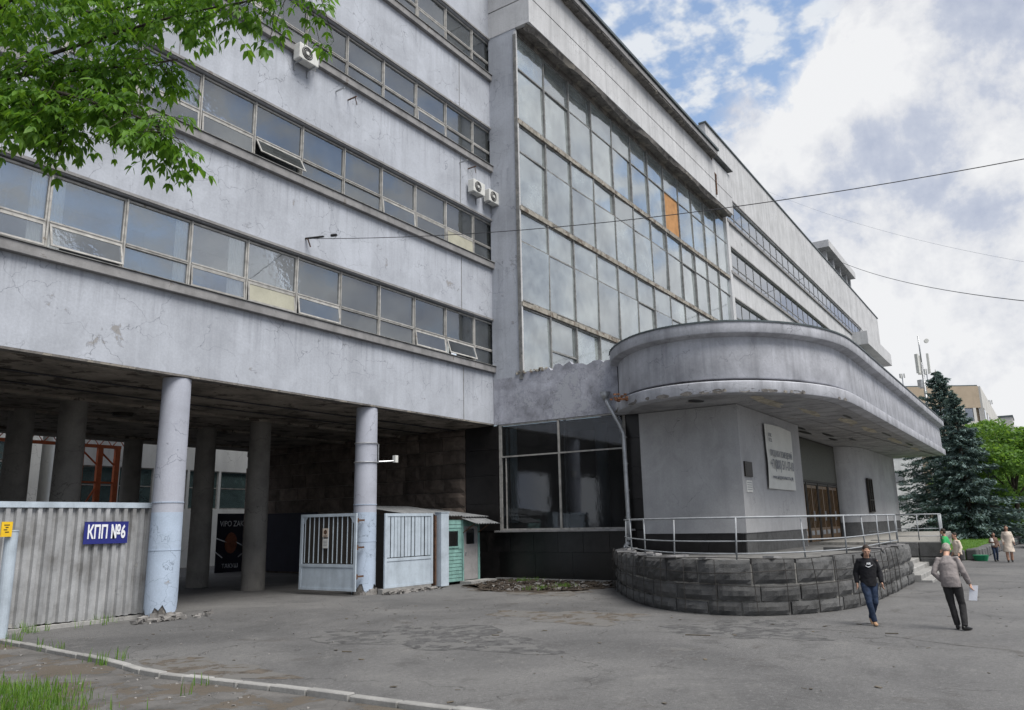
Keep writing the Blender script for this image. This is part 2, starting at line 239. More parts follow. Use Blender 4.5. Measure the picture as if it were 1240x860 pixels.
def asphalt():
    m = D.materials.new('asphalt'); m.use_nodes = True; t = m.node_tree; L = t.links.new; b = t.nodes['Principled BSDF']; b.inputs['Roughness'].default_value = .82; b.inputs['Specular IOR Level'].default_value = .35
    g = N(t, 'ShaderNodeNewGeometry'); pos = g.outputs['Position']
    def noise(s, d=5, r=.6, dist=0): n = N(t, 'ShaderNodeTexNoise', ins={'Scale': s, 'Detail': d, 'Roughness': r, 'Distortion': dist}); L(pos, n.inputs[0]); return n.outputs[0]
    big = noise(.22, 8, .62, .6); mid = noise(1.1, 7, .7); fine = noise(55, 3, .8); agg = noise(14, 3, .7)
    c0 = ramp(t, [(.32, (.080, .079, .079)), (.48, (.118, .116, .115)), (.66, (.16, .157, .153))]); L(big, c0.inputs[0]); col = c0.outputs[0]
    def ov(col, f, c, st):
        r = ramp(t, st); L(f, r.inputs[0]); x = N(t, 'ShaderNodeMix', data_type='RGBA', ins={7: (*c, 1)}); L(r.outputs[0], x.inputs[0]); L(col, x.inputs[6]); return x.outputs[2]
    col = ov(col, mid, (.055, .053, .052), [(.54, (0,)*3), (.66, (.5,)*3)])
    st = noise(.5, 6, .65, 1.5); col = ov(col, st, (.045, .036, .028), [(.60, (0,)*3), (.70, (.5,)*3)]); col = ov(col, st, (.17, .167, .16), [(.30, (.3,)*3), (.40, (0,)*3)])
    col = ov(col, mid, (.20, .195, .185), [(.30, (.55,)*3), (.42, (0,)*3)])
    col = ov(col, fine, (.03, .03, .03), [(.38, (.65,)*3), (.52, (0,)*3)])
    col = ov(col, fine, (.30, .29, .28), [(.62, (0,)*3), (.74, (.5,)*3)])
    col = ov(col, agg, (.055, .053, .052), [(.55, (0,)*3), (.70, (.55,)*3)]); col = ov(col, agg, (.21, .205, .20), [(.32, (.45,)*3), (.44, (0,)*3)]); g5 = noise(4.5, 6, .75); col = ov(col, g5, (.06, .058, .055), [(.56, (0,)*3), (.68, (.45,)*3)])
    nd = N(t, 'ShaderNodeTexNoise', ins={'Scale': .9, 'Detail': 6}); L(pos, nd.inputs[0]); sc = N(t, 'ShaderNodeVectorMath', operation='SCALE', ins={3: 1.3}); L(nd.outputs[1], sc.inputs[0])
    a2 = N(t, 'ShaderNodeVectorMath', operation='ADD'); L(pos, a2.inputs[0]); L(sc.outputs[0], a2.inputs[1])
    vo = N(t, 'ShaderNodeTexVoronoi', feature='DISTANCE_TO_EDGE', ins={'Scale': .24}); L(a2.outputs[0], vo.inputs[0])
    cr = ramp(t, [(0, (1,)*3), (.003, (0,)*3)]); L(vo.outputs[0], cr.inputs[0]); nm = ramp(t, [(.42, (0,)*3), (.56, (.85,)*3)]); L(mid, nm.inputs[0])
    mm = N(t, 'ShaderNodeMath', operation='MULTIPLY'); L(cr.outputs[0], mm.inputs[0]); L(nm.outputs[0], mm.inputs[1])
    x = N(t, 'ShaderNodeMix', data_type='RGBA', ins={7: (.025, .024, .023, 1)}); L(mm.outputs[0], x.inputs[0]); L(col, x.inputs[6]); L(x.outputs[2], b.inputs[0])
    bp = N(t, 'ShaderNodeBump', ins={'Strength': .5, 'Distance': .012}); L(fine, bp.inputs['Height']); L(bp.outputs[0], b.inputs['Normal'])
    MATS['asphalt'] = m; return m
M['asphalt'] = asphalt()
# ------------------------------------------------------------------ mesh helpers
class MB:
    def __init__(s): s.v = []; s.f = []
    def add(s, v, f): o = len(s.v); s.v += [tuple(p) for p in v]; s.f += [tuple(i+o for i in q) for q in f]; return s
    def box(s, x0, x1, y0, y1, z0, z1):
        if x0 > x1: x0, x1 = x1, x0
        if y0 > y1: y0, y1 = y1, y0
        if z0 > z1: z0, z1 = z1, z0
        return s.add([(x0,y0,z0),(x1,y0,z0),(x1,y1,z0),(x0,y1,z0),(x0,y0,z1),(x1,y0,z1),(x1,y1,z1),(x0,y1,z1)], [(0,3,2,1),(4,5,6,7),(0,1,5,4),(1,2,6,5),(2,3,7,6),(3,0,4,7)])
    def obox(s, p, ax, ay, az, a, b, c):
        """box centred on p with half-axes ax*a, ay*b, az*c"""
        p, ax, ay, az = Vector(p), Vector(ax)*a, Vector(ay)*b, Vector(az)*c
        return s.add([p+ax*i+ay*j+az*k for k in (-1, 1) for i, j in ((-1,-1),(1,-1),(1,1),(-1,1))], [(0,3,2,1),(4,5,6,7),(0,1,5,4),(1,2,6,5),(2,3,7,6),(3,0,4,7)])
    def tube(s, pts, r, n=8, cap=True, flat=None):
        pts = [Vector(p) for p in pts]; rs = r if isinstance(r, (list, tuple)) else [r]*len(pts); o = len(s.v); up = None
        for i, p in enumerate(pts):
            d = (pts[min(i+1, len(pts)-1)]-pts[max(i-1, 0)]).normalized()
            if up is None: up = Vector((0, 0, 1)) if abs(d.z) < .9 else Vector((0, 1, 0))
            a = d.cross(up).normalized(); b = a.cross(d).normalized(); up = b
            rr = rs[i] if isinstance(rs[i], (tuple, list)) else (rs[i], rs[i])
            for k in range(n):
                t = 2*PI*k/n; s.v.append(tuple(p+a*math.cos(t)*rr[0]+b*math.sin(t)*rr[1]))
        for i in range(len(pts)-1):
            for k in range(n): s.f.append((o+i*n+k, o+i*n+(k+1) % n, o+(i+1)*n+(k+1) % n, o+(i+1)*n+k))
        if cap: s.f.append(tuple(o+k for k in range(n))[::-1]); s.f.append(tuple(o+(len(pts)-1)*n+k for k in range(n)))
        return s
    def prism(s, poly, z0, z1):
        n = len(poly)
        return s.add([(x, y, z0) for x, y in poly]+[(x, y, z1) for x, y in poly], [tuple(range(n))[::-1], tuple(range(n, 2*n))]+[(i, (i+1) % n, n+(i+1) % n, n+i) for i in range(n)])
    def ball(s, c, r, n=8, m=6):
        c = Vector(c); r = r if isinstance(r, tuple) else (r, r, r); o = len(s.v)
        s.v.append((c.x, c.y, c.z-r[2]))
        for j in range(1, m):
            t = PI*j/m-PI/2
            for k in range(n): p = 2*PI*k/n; s.v.append((c.x+r[0]*math.cos(t)*math.cos(p), c.y+r[1]*math.cos(t)*math.sin(p), c.z+r[2]*math.sin(t)))
        s.v.append((c.x, c.y, c.z+r[2])); e = len(s.v)-1
        for k in range(n):
            s.f.append((o, o+1+(k+1) % n, o+1+k)); s.f.append((e, e-n+k, e-n+(k+1) % n))
            for j in range(m-2): a = o+1+j*n; s.f.append((a+k, a+(k+1) % n, a+n+(k+1) % n, a+n+k))
        return s
    def mesh(s, name, m, smooth=False, off=(0, 0, 0)):
        me = D.meshes.new(name); ox, oy, oz = off
        me.from_pydata([(x-ox, y-oy, z-oz) for x, y, z in s.v], [], s.f)
        if m: me.materials.append(m)
        if smooth: me.shade_smooth()
        return me
def wloc(o):
    p = Vector((0, 0, 0))
    while o: p += o.location; o = o.parent
    return p
def link(name, me, parent=None, loc=(0, 0, 0), rot=None):
    o = D.objects.new(name, me); C.objects.link(o); o.location = loc
    if rot: o.rotation_euler = rot
    if parent: o.parent = parent
    return o
def part(name, mb, m, parent, smooth=False, kind=None, label=None):
    """mesh given in world coordinates, stored relative to its thing"""
    o = link(name, mb.mesh(name, m, smooth, wloc(parent)), parent)
    if kind: o['kind'] = kind
    if label: o['label'] = label
    return o
def inst(name, me, parent, wpos, rot=None, label=None):
    o = link(name, me, parent, Vector(wpos)-wloc(parent), rot)
    if label: o['label'] = label
    return o
def thing(name, label, cat, loc=(0, 0, 0), group=None, rz=0):
    o = link(name, None, None, loc); o.rotation_euler.z = rz; o.empty_display_size = .3
    o['label'] = label; o['category'] = cat
    if group: o['group'] = group
    return o
def solo(name, mb, m, label, cat, group=None, smooth=False, loc=(0, 0, 0)):
    o = link(name, mb.mesh(name, m, smooth, loc), None, loc); o['label'] = label; o['category'] = cat
    if group: o['group'] = group
    return o
def struct(name, mb, m, kind='structure'):
    o = link(name, mb.mesh(name, m)); o['kind'] = kind; return o
def bevel(o, w=.01, seg=1):
    b = o.modifiers.new('bevel', 'BEVEL'); b.width = w; b.segments = seg; b.limit_method = 'ANGLE'; return o
def spline(pts, n=8):
    P = [Vector((*p, 0)) if len(p) == 2 else Vector(p) for p in pts]; P = [P[0]*2-P[1]]+P+[P[-1]*2-P[-2]]; out = []
    for i in range(1, len(P)-2):
        for k in range(n):
            t = k/n; a, b, c, d = P[i-1:i+3]
            out.append(.5*((2*b)+(c-a)*t+(2*a-5*b+4*c-d)*t*t+(-a+3*b-3*c+d)*t**3))
    return out+[P[-2]]
def text(name, s, size, m, parent, loc, ax, az, depth=.004, fit=None, align='CENTER', bold=.0):
    """flat lettering as a mesh: ax = reading direction, az = up"""
    cu = D.curves.new(name, 'FONT'); cu.body = s; cu.size = size; cu.align_x = align; cu.align_y = 'CENTER'; cu.extrude = depth; cu.offset = bold; cu.resolution_u = 3
    tmp = D.objects.new('t', cu); C.objects.link(tmp); dg = bpy.context.evaluated_depsgraph_get(); me = D.meshes.new_from_object(tmp.evaluated_get(dg)); D.objects.remove(tmp); D.curves.remove(cu)
    me.materials.clear(); me.materials.append(m); ax, az = Vector(ax).normalized(), Vector(az).normalized(); ay = ax.cross(az)*-1
    if fit:
        xs = [v.co.x for v in me.vertices]; w = max(xs)-min(xs); k = fit/w
        for v in me.vertices: v.co.x *= k
    o = D.objects.new(name, me); C.objects.link(o); o.parent = parent
    n = ax.cross(az)
    loc = Vector(loc)-wloc(parent)
    o.matrix_local = Matrix(((ax.x, az.x, n.x, loc.x), (ax.y, az.y, n.y, loc.y), (ax.z, az.z, n.z, loc.z), (0, 0, 0, 1)))
    return o
def remesh_obj(name, mb, m, parent, voxel=.012, smooth=3, label=None, local=True):
    """several tapered lofts fused into ONE continuous surface"""
    me = D.meshes.new('tmp'); me.from_pydata(mb.v, [], mb.f); t = D.objects.new('tmp', me); C.objects.link(t)
    r = t.modifiers.new('r', 'REMESH'); r.mode = 'VOXEL'; r.voxel_size = voxel
    s = t.modifiers.new('s', 'SMOOTH'); s.factor = .5; s.iterations = smooth
    dg = bpy.context.evaluated_depsgraph_get(); out = D.meshes.new_from_object(t.evaluated_get(dg)); D.objects.remove(t)
    out.materials.clear(); out.materials.append(m); out.shade_smooth(); out.name = name
    o = link(name, out, parent)
    if label: o['label'] = label
    return o
# ------------------------------------------------------------------ ground
g = MB()
xs = [-900, -200, -60, -20, 0, 10, 20, 30, 45, 70, 120, 300, 900]; ys = [-900, -200, -60, -10, 0, 10, 20, 40, 80, 200, 900]
for i in range(len(xs)-1):
    for j in range(len(ys)-1): g.add([(xs[i], ys[j], 0), (xs[i+1], ys[j], 0), (xs[i+1], ys[j+1], 0), (xs[i], ys[j+1], 0)], [(0, 1, 2, 3)])
struct('ground', g, M['asphalt'])
# verge of bare soil and grass left of the kerb
kerbpts = [(8.25, 20.3), (8.05, 17), (7.85, 14), (7.6, 12.2), (7.7, 10.8), (7.85, 9.2), (7.95, 7.2), (8.1, 5), (8.2, 2), (8.2, -6)]
kp = spline(kerbpts, 5)
v = MB(); n = len(kp)
v.add([(p.x-.1, p.y, .02) for p in kp]+[(p.x-1.6-.5*math.sin(p.y), p.y, .03) for p in kp]+[(-14, p.y, .04) for p in kp], [(i, i+1, n+i+1, n+i) for i in range(n-1)]+[(n+i, n+i+1, 2*n+i+1, 2*n+i) for i in range(n-1)])
struct('verge', v, mat('verge_soil', (.115, .11, .105), var=.3, scale=1.2, crack=1., crs=1.1, patch=(.095, .078, .06), pth=.52, pscale=.9, bump=.6, bscale=30))
kt = thing('kerb', 'low curving pale concrete kerb between the asphalt yard and the weedy verge', 'kerb', (8, 12, 0))
acc = 0
for i in range(0, n-2, 2):
    a, b = kp[i], kp[i+2]; d = (b-a); ln = d.length; d.normalize(); nn = Vector((-d.y, d.x, 0)); mid = (a+b)/2
    mid += Vector((0, 0, .03+random.uniform(-.012, .012)))
    bevel(part('kerbstone', MB().obox(mid, d, nn, (0, 0, 1), ln/2-.012, .075, .065), M['concrete'], kt), .012)
def crack_ribbon(pts, w):
    P = spline(pts, 14); b = MB(); n = len(P); q = []
    for i, p in enumerate(P):
        d = (P[min(i+1, n-1)]-P[max(i-1, 0)]).normalized(); nn = Vector((-d.y, d.x, 0)); j = random.gauss(0, .03); ww = w*random.uniform(.25, 1)*min(1, i/3, (n-1-i)/3+.1)
        q.append((p+nn*(j+ww), p+nn*(j-ww)))
    b.v = [(a.x, a.y, .005) for a, c in q]+[(c.x, c.y, .005) for a, c in q]; b.f = [(i, n+i, n+i+1, i+1) for i in range(n-1)]
    return struct('pavement_crack', b, MATS['crack_dirt'])
def asphalt_patch(px, py, rx, ry, m, sd_):
    c = atz(px, py); R_ = random.Random(sd_); k = 46; pts = []
    for i in range(k):
        a = 2*PI*i/k; q = 1+.22*math.sin(3*a+sd_)+.14*math.sin(7*a+sd_*2)+R_.gauss(0, .05); pts.append((c.x+rx*q*math.cos(a), c.y+ry*q*math.sin(a), .004))
    return struct('asphalt_patch', MB().add(pts, [tuple(range(k))]), m)
mat('worn_asphalt_dark', (.085, .084, .084), var=.35, scale=5, crack=1., crs=3, bump=.6, bscale=60, patch=(.13, .128, .125), pth=.50, pscale=2.2)
mat('worn_asphalt_brown', (.10, .085, .07), var=.35, scale=5, bump=.5, bscale=60, patch=(.13, .127, .122), pth=.47, pscale=2)
for px, py, rx, ry, mm, sd_ in ((525, 772, 1.5, 2.6, 'worn_asphalt_dark', 1), (690, 747, 1.2, 2.0, 'worn_asphalt_brown', 3), (235, 812, .9, 1.6, 'worn_asphalt_brown', 5), (905, 762, 1.4, 1.6, 'worn_asphalt_dark', 8), (650, 715, 1.6, 2.2, 'worn_asphalt_brown', 9)):
    asphalt_patch(px, py, rx, ry, MATS[mm], sd_)
mat('crack_dirt', (.035, .033, .03), var=.3, bump=0)
for cpx, w in (([(880, 768), (960, 762), (1040, 766), (1130, 778), (1240, 790)], .014), ([(200, 800), (330, 775), (470, 770), (600, 756)], .009), ([(1100, 720), (1150, 716), (1240, 712)], .02)):
    crack_ribbon([tuple(atz(*p))[:2] for p in cpx], w)
db = MB()
for _ in range(260):
    x, y = random.uniform(8.5, 30), random.uniform(-1, 19); a = random.random()*6; l = random.uniform(.01, .05); db.obox((x, y, .012), (math.cos(a), math.sin(a), .1), (-math.sin(a), math.cos(a), 0), (0, 0, 1), l, l*random.choice([.12, .6]), .003)
for px, py, l in ((845, 770, .25), (1080, 768, .12), (600, 770, .08), (420, 790, .1)):
    p = atz(px, py); db.obox((p.x, p.y, .015), (.3, -.95, 0), (.95, .3, 0), (0, 0, 1), l, .012, .008)
struct('litter', db, mat('dry_litter', (.10, .085, .065), var=.5, bump=0), 'stuff')
# concrete strip under the corrugated fence
struct('pavement', MB().prism([(8.3, 20.15), (12.9, 20.3), (12.9, 21.0), (7.2, 21.0), (7.2, 20.15)], -.1, .09), M['concrete'])
so_ = MB(); poly = spline([(27.1, 13.2), (25.2, 13.0), (23.3, 14.0), (22.6, 16.0), (23.2, 17.6), (24.4, 18.6), (27.1, 18.8)], 6)
poly = [Vector((min(27.12, p.x+random.gauss(0, .18)-.15), p.y+random.gauss(0, .14), 0)) for p in spline([(p.x, p.y) for p in poly], 3)]; so_.add([(p.x, p.y, .012) for p in poly], [tuple(range(len(poly)))[::-1]]); struct('soil_bed', so_, M['soil'])
def scatter_stones(name, n, fn, smin, smax, m):
    b = MB()
    for _ in range(n):
        x, y = fn(); s = smin+(smax-smin)*random.random()**2.5; q = [Vector((random.uniform(-1, 1), random.uniform(-1, 1), random.uniform(-.6, .6)))*s*.3 for _ in range(8)]
        a = random.random()*6; ca, sa = math.cos(a), math.sin(a); vs = []
        for k, (i, j, l) in enumerate([(-1,-1,-1),(1,-1,-1),(1,1,-1),(-1,1,-1),(-1,-1,1),(1,-1,1),(1,1,1),(-1,1,1)]):
            px, py, pz = i*s*.5, j*s*.35, l*s*.25; vs.append((x+px*ca-py*sa+q[k].x, y+px*sa+py*ca+q[k].y, .02+s*.15+pz+q[k].z))
        b.add(vs, [(0,3,2,1),(4,5,6,7),(0,1,5,4),(1,2,6,5),(2,3,7,6),(3,0,4,7)])
    return struct(name, b, m, 'stuff')
def inbed():
    while True:
        x, y = random.uniform(22.8, 27), random.uniform(13, 18.9)
        if (x-27.1)**2/18+(y-16)**2/8.5 < 1: return x, y
scatter_stones('rubble', 420, inbed, .02, .15, M['rubble']); scatter_stones('soil_clods', 1500, inbed, .03, .16, M['soil']); scatter_stones('rubble', 160, lambda: (random.gauss(26.3, .5), random.gauss(13.7, .35)), .02, .12, M['concrete'])
scatter_stones('broken_masonry', 260, lambda: (19.9+random.random()*2.7, 18.85+random.gauss(0, .13)), .03, .2, M['rubble'])
scatter_stones('broken_masonry', 90, lambda: (12.3+random.gauss(0, .45), 19.2+random.gauss(0, .18)), .03, .22, M['rubble'])
scatter_stones('gravel', 700, lambda: (random.uniform(17, 29), random.gauss(0, 1.5)+13) if random.random() < .3 else (random.uniform(9, 27), random.uniform(8, 19)), .008, .03, M['rubble'])
scatter_stones('pebbles', 500, lambda: (random.uniform(5.2, 7.7), random.uniform(6, 19)), .01, .05, M['rubble'])
def blades(name, spots, m, kind='stuff'):
    b = MB()
    for x, y, z, h in spots:
        a = random.random()*6.28; w = h*.028+.002; l = random.uniform(.1, .5)*h; dx, dy = math.cos(a), math.sin(a); px, py = -dy*w, dx*w
        b.add([(x-px, y-py, z), (x+px, y+py, z), (x+px*.7+dx*l*.4, y+py*.7+dy*l*.4, z+h*.6), (x-px*.7+dx*l*.4, y-py*.7+dy*l*.4, z+h*.6), (x+dx*l, y+dy*l, z+h)], [(0, 1, 2, 3), (3, 2, 4)])
    return struct(name, b, m, kind)
sp = []
for _ in range(22000):
    x, y = random.uniform(2.5, 7.2), random.uniform(8, 15.5)
    if (x-5.0)*.85+abs(y-12.4)*.32 < 1.05+random.gauss(0, .22): sp.append((x, y, .03, random.uniform(.06, .2)))
for _ in range(34):   # weeds in tufts along the kerb
    cx, cy = random.choice([(8.3, 18.9), (7.9, 14.2), (8.2, 16.5), (9.4, 19.9), (10.5, 20), (6.9, 10.6), (7.9, 18), (11.4, 19.9)])
    cx += random.gauss(0, .2); cy += random.gauss(0, .25)
    for _ in range(9): sp.append((cx+random.gauss(0, .05), cy+random.gauss(0, .05), .02, random.uniform(.05, .28)))
for _ in range(90):
    cx, cy = random.choice([(24.2, 14.2), (24.8, 14.8), (26.5, 17.2), (26.2, 17.5), (23.6, 15)]); cx += random.gauss(0, .3); cy += random.gauss(0, .25)
    for _ in range(8): sp.append((cx+random.gauss(0, .06), cy+random.gauss(0, .06), .01, random.uniform(.04, .2)))
blades('grass', sp, M['grass'])
# ------------------------------------------------------------------ the factory building
B = thing('factory_building', 'long grey industrial building with ribbon windows, tall glazed bay and rounded entrance canopy', 'building', (27.15, 17.8, 0))
YF = 19.36; XL, XR = -14.0, 27.15     # left wing plane and extent
def wall(mb, m=M['facade'], name='wall', **k): return part(name, mb, m, B, **k)
bands = [(6.5, 8.80), (11.12, 13.60), (15.86, 18.32), (20.48, 23.04), (25.2, 29.3)]
winrows = [(9.05, 11.06), (13.86, 15.80), (18.58, 20.42), (23.30, 25.14)]
for i, (a, b) in enumerate(bands): wall(MB().box(XL, XR+.45, YF, YF+.35, a, b))
for i, (zs, (a, b)) in enumerate(zip([8.8, 13.6, 18.32, 23.04], winrows)):
    s = part('sill', MB().box(XL, XR+.75, YF-.16, YF+.3, zs-.06, zs+.22), M['sill'], B); bevel(s, .015)
    part('sill_flashing', MB().box(XL, XR+.78, YF-.20, YF+.1, zs+.225, zs+.245), M['mullion'], B)
    part('window_head', MB().box(XL, XR+.45, YF-.07, YF+.2, b+.07, b+.15), M['sill'], B)
    wall(MB().box(XR+.25, XR+.45, YF+.02, YF+.35, a-.25, b+.06))
    ri = MB(); ri.box(XL, XR+.3, YF+2.6, YF+2.7, a-.3, b+.9); ri.box(XL, XR+.3, YF+.36, YF+2.6, b+.2, b+.3); ri.box(XL, XR+.3, YF+.36, YF+2.6, a-.35, a-.25)
    for k in range(-3, 8): ri.box(8.4+1.945*2*k, 8.5+1.945*2*k, YF+.5, YF+2.6, a-.3, b+.2)
    part('room_interior', ri, M['room'], B)
# panel joints in the facade (recessed dark seams)
for x, z0, z1 in [(25.0, 6.52, 8.7), (24.9, 11.2, 13.5), (24.85, 15.95, 18.2), (24.8, 20.5, 22.95), (11.4, 15.95, 18.2)]:
    part('expansion_joint', MB().box(x, x+.03, YF-.012, YF+.01, z0, z1), M['mullion'], B)
# windows of the left wing
fw, WW = .055, 1.945
def win_frame(h, w=WW, lo=.72):
    b = MB()
    for x0, x1 in ((0, fw), (w-fw, w)): b.box(x0, x1, 0, .12, 0, h)
    b.box(-.02, .02, -.05, .0, 0, h)
    b.box(fw, w-fw, 0, .1, 0, fw); b.box(fw, w-fw, 0, .1, h-fw, h); b.box(fw, w-fw, -.03, .1, lo-.04, lo+.04); b.box(fw, w-fw, -.045, -.03, lo+.01, lo+.05)
    return b
def pane_mesh(w, h, m, t=.012): return MB().box(0, w, 0, t, 0, h).mesh('pane', m)
fm_cache = {}
curt_pat = {r: [k for k in range(-1, 14) if (k*7+r*3) % 11 not in (1, 4, 8)] for r in range(4)}
open_pat = {0: {3: .25, 4: .5, 7: .16, 8: .28, 11: .22, 12: .6, 6: .12, 2: .3}, 1: {5: .14, 6: .1, 7: .95, 10: .15, 12: .12}, 2: {6: .12, 11: .1}, 3: {9: .15}}
board_pat = {(0, 7), (1, 12)}
for r, (z0, z1) in enumerate(winrows):
    h = z1-z0
    for k in range(-1, 14):
        x = 8.4+WW*(k-4); w = WW if k < 13 else 27.40-x
        if x < -1: continue
        key = (round(h, 2), round(w, 2))
        if key not in fm_cache:
            fm_cache[key] = (win_frame(h, w).mesh('window', M['frame']), pane_mesh(w-2*fw, h-.72-.04-fw, M['glass']), pane_mesh(w-2*fw, .72-.04-fw, M['glass']),
                MB().box(0, w-2*fw, -.03, 0, 0, .05).box(0, w-2*fw, -.03, 0, .56, .61).box(0, .05, -.03, 0, .05, .56).box(w-2*fw-.05, w-2*fw, -.03, 0, .05, .56).mesh('sash', M['frame']),
                MB().box(0, w-2*fw, 0, .012, 0, .6).mesh('pane', M['beige']))
        fm_, pu, pl, sa, bd = fm_cache[key]
        wo = inst('window', fm_, B, (x, YF+.10, z0))
        inst('pane', pu, wo, (x+fw, YF+.14, z0+.76))
        op = open_pat[r].get(k, 0)
        lm = bd if (r, k) in board_pat else pl
        if op or k % 5 == 1:
            # outward-hung sash hinged at the transom
            me2 = fm_cache.setdefault(('s', key), MB().add([(vx, vy, vz-.61) for vx, vy, vz in [tuple(q.co) for q in sa.vertices]], [tuple(p.vertices) for p in sa.polygons]).mesh('sash', M['frame']))
            so2 = inst('sash', me2, wo, (x+fw, YF+.09, z0+.67), (-op*.55, 0, 0))
            me3 = fm_cache.setdefault(('p', key, lm is bd), MB().box(.05, w-2*fw-.05, -.018, -.008, -.57, -.05).mesh('pane', M['beige'] if lm is bd else M['glasssheen'] if op > .3 else M['glass']))
            inst('pane', me3, wo, (x+fw, YF+.09, z0+.67), (-op*.55, 0, 0))
        else: inst('pane', lm, wo, (x+fw, YF+.13, z0+fw))
        if k in curt_pat[r]:
            c = MB(); x0 = x+w-.10-random.uniform(.25, .6); x1 = x+w-.08; nn = 9
            if k % 4 == 0: x0, x1 = x+.08, x+.08+random.uniform(.2, .35)
            vs = [(x0+(x1-x0)*i/nn, YF+.17+.025*(i % 2), z) for z in (z0+.02, z1-.05) for i in range(nn+1)]
            c.add(vs, [(i, i+1, nn+2+i, nn+1+i) for i in range(nn)]); part('curtain', c, M['curtain'], B)
# soffit, inner structure of the passage
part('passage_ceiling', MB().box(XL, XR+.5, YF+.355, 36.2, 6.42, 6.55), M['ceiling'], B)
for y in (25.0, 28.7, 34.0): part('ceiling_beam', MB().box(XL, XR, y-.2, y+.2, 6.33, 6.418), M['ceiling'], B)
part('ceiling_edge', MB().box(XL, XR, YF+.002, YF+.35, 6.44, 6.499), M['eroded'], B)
part('added_end_wall', MB().box(XL, XL+.3, 19.8, 36.2, 0, 6.42), M['stone'], B)  # unseen wall added to block bright sky in the shop window reflection
part('ceiling_lamp', MB().tube([(14.9, 27, 6.30), (14.9, 27, 6.41)], [.32, .4], 14), M['bronze'], B)
cb = MB()
for y in (21.5, 23.2): cb.tube([(XL, y, 6.37), (8, y+.05, 6.38), (16, y-.05, 6.35), (XR, y, 6.38)], .025, 5)
part('ceiling_conduit', cb, M['wire'], B)
def column(x, y, mlow, mup, r=.40):
    b = MB(); b.tube([(x, y, 2.75), (x, y, 6.42)], [r, r*.94], 28)
    c = part('column', b, mup, B, smooth=False); c.data.shade_smooth()
    c2 = MB(); c2.tube([(x, y, .0), (x, y, .62), (x, y, 2.75)], [r*1.03, r*1.03, r*1.0], 28, cap=False)
    if y < 20:
        q_ = random.random()*6
        for i in range(28): v0 = c2.v[i]; c2.v[i] = (v0[0], v0[1], .16+.13*math.sin(i*.9+q_)+.10*math.sin(i*2.3)+random.uniform(0, .08))
        part('column_core', MB().tube([(x, y, 0), (x, y, .6)], [r*.95]*2, 20), M['eroded'], B)
    lo = part('column_base', c2, mlow, B, smooth=True)
    for z in (1.75, 3.0): part('column_band', MB().tube([(x, y, z), (x, y, z+.025)], [r*1.035]*2, 28), mlow, B)
    for q in (c, lo):
        e = q.modifiers.new('e', 'EDGE_SPLIT'); e.split_angle = math.radians(50)
for x in (12.3, 19.86, 5.1, -2.1, -9.3):
    column(x+(.08 if x == 12.3 else 0), 19.76, M['column_low'], M['column_up'])
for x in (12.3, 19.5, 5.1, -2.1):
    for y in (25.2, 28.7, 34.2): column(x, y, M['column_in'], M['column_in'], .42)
# broken base of the front columns
for cx in (12.3, 19.86):
    b = MB()
    for k in range(14):
        a = -PI*.95+k*PI*.9/13; s = random.uniform(.05, .12); b.obox((cx+.43*math.cos(a), 19.76+.43*math.sin(a), s*.6), (math.cos(a+.3), math.sin(a+.3), .2), (-math.sin(a), math.cos(a), .1), (0, .1, 1), .035, s*.7, s)
    part('broken_plaster', b, M['rubble'], B, kind='stuff')
# rusticated stone wall on the right of the passage: every block its own piece
part('passage_wall', MB().box(XR+.10, XR+.5, 20.4, 36.2, 0, 6.42), M['mortar'], B)
zr = [0, .55, 1.15, 1.75, 2.4, 3.0, 3.65, 4.25, 4.9, 5.5, 6.1, 6.40]
def rock_x(x, y0, y1, z0, z1, nu=5, nv=3, amp=.05):
    """rock-faced block looking towards -x"""
    b = MB(); g_ = .012; vs = []
    for j in range(nv+1):
        for i in range(nu+1):
            u, w = i/nu, j/nv; e = min(u, 1-u, w, 1-w) > 0
            vs.append((x-(amp*random.uniform(.4, 1.3) if e else 0), y0+g_+(y1-y0-2*g_)*u, z0+g_+(z1-z0-2*g_)*w))
    k = len(vs); f = [(j*(nu+1)+i, (j+1)*(nu+1)+i, (j+1)*(nu+1)+i+1, j*(nu+1)+i+1) for j in range(nv) for i in range(nu)]
    rim = [i for i in range(nu+1)]+[j*(nu+1)+nu for j in range(1, nv+1)]+[nv*(nu+1)+i for i in range(nu-1, -1, -1)]+[j*(nu+1) for j in range(nv-1, 0, -1)]
    for r_ in rim: p = vs[r_]; vs.append((x+.11, p[1], p[2]))
    m_ = len(rim); f += [(rim[i], rim[(i+1) % m_], k+(i+1) % m_, k+i) for i in range(m_)]
    return b.add(vs, f)
for r in range(len(zr)-1):
    y = 21.0+random.uniform(-.1, .1)+(r % 2)*.25; ys_ = [20.95]
    while y < 36:
        y += random.uniform(.75, 1.5); ys_.append(min(y, 36.15))
    for a, b in zip(ys_, ys_[1:]):
        if b-a > .2: part('stone_block', rock_x(XR+random.uniform(-.01, .02), a, b, zr[r], zr[r+1]), M['stone'], B)
part('boarded_opening', MB().box(XR-.14, XR-.08, 30.2, 34.0, 0.1, 3.0), M['poster'], B)
# ---- ground-floor volume: its side wall X = 27.15 faces the yard
part('side_wall', MB().box(XR, XR+.35, 13.35, YF-.02, 6.45, 8.45), M['rough_plaster'], B)
